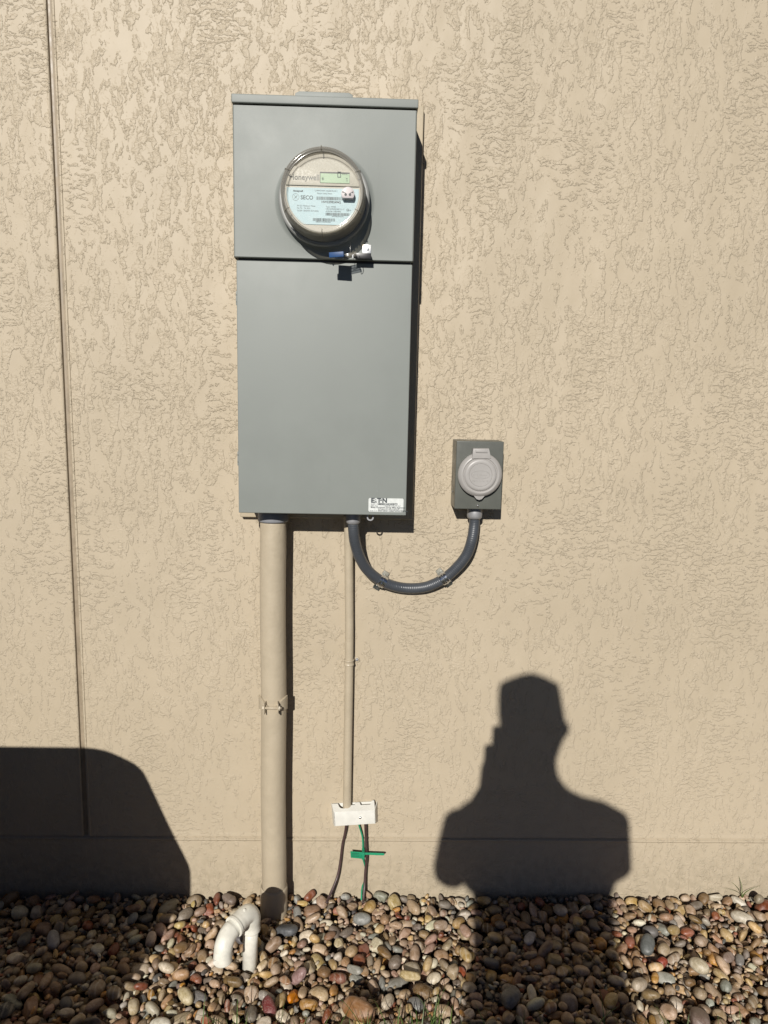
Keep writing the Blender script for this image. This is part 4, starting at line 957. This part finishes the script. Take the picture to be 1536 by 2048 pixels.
# ------------------------------------------------------------------ the photographer (stands behind the camera, casts the shadow)
def bp(zx, zy, Y):                              # shadow outline point -> body plane y = Y
    p = W(820 + zx / 3.072, 1300 + zy / 3.072); t = (Y - p.y) / LD.y; return p + LD * t
def person():
    YB_ = -2.08; GZ = -.075
    T = thing('person', 'person in a cap and dark clothes standing on the lawn holding up a phone', 'person', (bp(650, 1200, YB_).x, YB_, GZ))
    t = bmesh.new()
    def loft(rows, depth, yoff=0.0, seg=28):
        # rows: (left point, right point) of the outline; depth: half depth per row
        prev = None
        for (L, R_), dp in zip(rows, depth):
            c = (L + R_) / 2; hw = (R_ - L).length / 2; ring = []
            for k in range(seg):
                th = 2 * math.pi * k / seg; dy = dp * math.sin(th); ring.append(t.verts.new((c.x + hw * math.cos(th) + dy * LD.x / LD.y, c.y + yoff + dy, c.z + dy * LD.z / LD.y)))
            if prev:
                for k in range(seg): t.faces.new([prev[k], prev[(k + 1) % seg], ring[(k + 1) % seg], ring[k]])
            else: t.faces.new(ring[::-1])
            prev = ring
        t.faces.new(prev)
    def row(l, r, y, Y=YB_): return (bp(l, y, Y), bp(r, y, Y))
    # head and neck and torso
    head = [row(548, 918, 205), row(541, 926, 260), row(540, 938, 330), row(540, 950, 400), row(545, 955, 440), row(550, 958, 500), row(575, 938, 570), row(590, 912, 640), row(580, 898, 690), row(550, 915, 780), row(490, 970, 850), row(415, 1060, 895), row(355, 1200, 928), row(292, 1282, 975), row(255, 1312, 1060), row(270, 1312, 1200), row(305, 1290, 1350), row(345, 1255, 1480)]
    dep = [.070, .092, .100, .102, .100, .096, .088, .072, .066, .066, .070, .085, .098, .105, .112, .115, .112, .110]
    loft([r for r in head], dep)
    # cap crown
    loft([row(550, 916, 208), row(592, 872, 184), row(645, 828, 163), row(690, 790, 149), row(728, 752, 140)], [.068, .060, .046, .026, .008])
    def tube(pts, rad, seg=18):
        pts = [Vector(p) for p in pts]; prev = None; n = len(pts)
        for i, p in enumerate(pts):
            d = (pts[min(i + 1, n - 1)] - pts[max(i - 1, 0)]).normalized(); a = d.orthogonal().normalized() if prev is None else (pa - d * pa.dot(d)).normalized()
            pa = a; b = d.cross(a); ring = [t.verts.new(p + (a * math.cos(2 * math.pi * k / seg) + b * math.sin(2 * math.pi * k / seg)) * rad[i]) for k in range(seg)]
            if prev:
                for k in range(seg): t.faces.new([prev[k], prev[(k + 1) % seg], ring[(k + 1) % seg], ring[k]])
            else: t.faces.new(ring[::-1])
            prev = ring
        t.faces.new(prev)
    # ears (right one shows in the outline)
    e = bp(962, 490, YB_); tube([e + Vector((-.012, .008, -.028)), e + Vector((0, 0, 0)), e + Vector((-.002, 0, .008)), e + Vector((-.012, .006, .018))], [.008, .012, .011, .006])
    e = bp(552, 490, YB_ + .03); tube([e + Vector((.008, 0, -.028)), e, e + Vector((.006, 0, .018))], [.008, .009, .006])
    # nose, brow
    hc = bp(750, 470, YB_); tube([hc + Vector((0, .085, .028)), hc + Vector((0, .112, -.006)), hc + Vector((0, .100, -.014))], [.009, .013, .008], 10)
    tube([hc + Vector((-.02, .086, -.038)), hc + Vector((.0, .094, -.037)), hc + Vector((.02, .086, -.038))], [.006, .008, .006], 10)
    # arms: upper arm, forearm, palm. left arm of the outline raises the phone
    phone_c = Vector((CAM.x + .010, CAM.y - .012, CAM.z - .058))
    shL = bp(345, 1010, YB_); elL = bp(240, 1395, YB_ + .06); wrL = phone_c + Vector((-.050, -.055, -.085))
    tube([shL.lerp(elL, -.02), shL.lerp(elL, .04), shL.lerp(elL, .14), shL.lerp(elL, .5), elL.lerp(shL, .06), elL, elL.lerp(wrL, .35), elL.lerp(wrL, .7), wrL], [.012, .036, .052, .051, .046, .042, .046, .038, .030])
    elL2 = elL
    shR = bp(1215, 1010, YB_); elR = bp(1262, 1370, YB_ + .06); wrR = phone_c + Vector((.070, -.050, -.085))
    tube([shR.lerp(elR, -.02), shR.lerp(elR, .04), shR.lerp(elR, .14), shR.lerp(elR, .5), elR.lerp(shR, .06), elR, elR.lerp(wrR, .35), elR.lerp(wrR, .7), wrR], [.012, .036, .054, .050, .045, .040, .036, .029, .023])
    # outer arm contours (sleeve bulk down to the pebbles)
    # legs
    hipz = bp(800, 1480, YB_).z
    cx = bp(815, 1480, YB_).x; hw = (bp(1248, 1480, YB_).x - bp(375, 1480, YB_).x) / 2
    loft([(Vector((cx - hw, YB_, hipz)), Vector((cx + hw, YB_, hipz))), (Vector((cx - hw * .92, YB_, hipz - .10)), Vector((cx + hw * .92, YB_, hipz - .10))), (Vector((cx - hw * 1.02, YB_, hipz - .22)), Vector((cx + hw * 1.02, YB_, hipz - .22))), (Vector((cx - hw * .95, YB_, hipz - .30)), Vector((cx + hw * .95, YB_, hipz - .30)))], [.11, .10, .12, .115])
    for s_ in (-1, 1):
        hx = cx + s_ * hw * .52; fx = cx + s_ * hw * .72
        tube([(hx, YB_, hipz - .26), (hx + s_ * .005, YB_ + .01, hipz - .40), (fx, YB_ + .01, .42), (fx, YB_ - .01, .30), (fx, YB_ - .02, .08), (fx, YB_ - .01, GZ + .06)], [.082, .075, .058, .055, .042, .040])
        tube([(fx, YB_ - .05, GZ + .035), (fx + s_ * .005, YB_ + .04, GZ + .04), (fx + s_ * .02, YB_ + .15, GZ + .026)], [.034, .040, .030])
    # palms and fingers wrapped round the phone
    for s_, wr in ((-1, wrL), (1, wrR)):
        palm = phone_c + Vector((s_ * .042, -.024, -.030)); tube([wr, wr.lerp(palm, .4), palm, palm + Vector((s_ * -.004, .002, .030))], [.021, .025, .024, .016], 12)
        for k, (L, zz) in enumerate(((.060, .040), (.066, .020), (.060, .000), (.048, -.020))):
            a = palm + Vector((s_ * .006, .006, zz)); b = a + Vector((0, .020, .004)); c = b + Vector((-s_ * L * .30, .006, .002)); tube([a, b, b.lerp(c, .5) + Vector((0, .002, 0)), c], [.0095, .009, .008, .006], 10)
        a = palm + Vector((-s_ * .004, -.010, -.006)); tube([a, a + Vector((-s_ * .014, .0, .022)), a + Vector((-s_ * .024, .004, .040))], [.011, .010, .007], 10)
    bmesh.ops.recalc_face_normals(t, faces=list(t.faces))
    me = bpy.data.meshes.new('body'); t.to_mesh(me); t.free(); tmp = bpy.data.objects.new('tmp', me); C.objects.link(tmp)
    md = tmp.modifiers.new('r', 'REMESH'); md.mode = 'VOXEL'; md.voxel_size = .006
    sm = tmp.modifiers.new('s', 'SMOOTH'); sm.iterations = 7; sm.factor = .5
    bpy.context.view_layer.update(); dg = bpy.context.evaluated_depsgraph_get(); m2 = bpy.data.meshes.new_from_object(tmp.evaluated_get(dg)); bpy.data.objects.remove(tmp)
    m2.name = 'body'; m2.materials.clear()
    for k in ('skin', 'shirt', 'trousers', 'cap'): m2.materials.append(M[k])
    zcap = bp(750, 430, YB_).z; zn = bp(750, 800, YB_).z; capn = bp(750, 330, YB_).z
    n = len(m2.polygons); co = np.zeros(len(m2.vertices) * 3, np.float32); m2.vertices.foreach_get('co', co); co = co.reshape(-1, 3)
    mi = np.zeros(n, np.int32)
    for i, p in enumerate(m2.polygons):
        c = co[list(p.vertices)].mean(0)
        if c[1] > YB_ + .17 and c[2] > .9: mi[i] = 0
        elif c[2] < hipz - .02: mi[i] = 2
        elif c[2] < zn: mi[i] = 1
        elif c[2] > capn or (c[2] > zcap - .02 and c[1] < YB_ - .03): mi[i] = 3
    m2.polygons.foreach_set('material_index', mi); m2.polygons.foreach_set('use_smooth', np.ones(n, bool))
    m2.transform(Matrix.Translation(-T.location)); o = bpy.data.objects.new('body', m2); C.objects.link(o); o.parent = T
    # eyes, peak of the cap
    for s_ in (-1, 1):
        m = MB(); m.lathe([(0, .004), (.006, .003), (.009, 0)], hc + Vector((s_ * .030, .093, .020)), M['black'], axis=(0, 1, 0), seg=14); m.build('eye', T)
    ph = thing('phone', 'black phone held up in both hands in front of the face', 'phone', phone_c)
    m = MB(); m.box(phone_c.x - .036, phone_c.x + .036, phone_c.y - .008, phone_c.y, phone_c.z - .073, phone_c.z + .073, M['phone'], .003); m.build('phone_case', ph, 40)
person()

# ------------------------------------------------------------------ unseen stand-in left of the view, shaped to cast the left shadow
def left_caster():
    out = [(0, 185), (620, 192), (700, 199), (760, 210), (820, 229), (880, 255), (935, 281), (990, 310), (1028, 340), (1055, 370), (1090, 440), (1160, 590), (1220, 720), (1300, 880), (1345, 968), (1380, 1040), (1393, 1085), (1395, 1110), (1395, 1230)]
    def q(zx, zy, Y): p = W(zx / 3.657, 1440 + zy / 3.657); return p + LD * ((Y - p.y) / LD.y)
    Ya, Yb = -.78, -1.28; rows = []
    for (u, ins) in ((0.0, .003), (.03, 0), (.12, 0), (.88, .01), (.94, .02), (1.0, .04)):
        Y = Ya + (Yb - Ya) * u; ref = [q(a, b, Ya) for a, b in out]; dx = LD.x / LD.y * (Y - Ya)
        pts = [Vector((p.x + dx - ins, Y, p.z - ins)) for p in ref]
        bottom = Vector((pts[-1].x, Y, -.07)); left_top = Vector((-1.75 + dx + ins, Y, pts[0].z - .02)); left_bot = Vector((-1.80 + dx + ins, Y, -.07))
        rows.append([left_bot, left_top + Vector((0, 0, -.12)), left_top + Vector((.08, 0, .01))] + pts + [bottom])
    m = MB(); n = len(rows[0]); vs = [p for r in rows for p in r]; fs = []
    for i in range(len(rows) - 1):
        for k in range(n - 1): fs.append([i * n + k, i * n + k + 1, (i + 1) * n + k + 1, (i + 1) * n + k])
    fs += [list(range(n)), [5 * n + k for k in range(n)][::-1]]
    m.raw(vs, fs, M['cover'], True); o = m.build('unseen_caster', auto=40); tag(o, 'dark rounded unseen object left of the white drain pipe, shaped to cast the left shadow', 'unseen object')
left_caster()
print('pebbles', len(PV), 'verts', len(V))
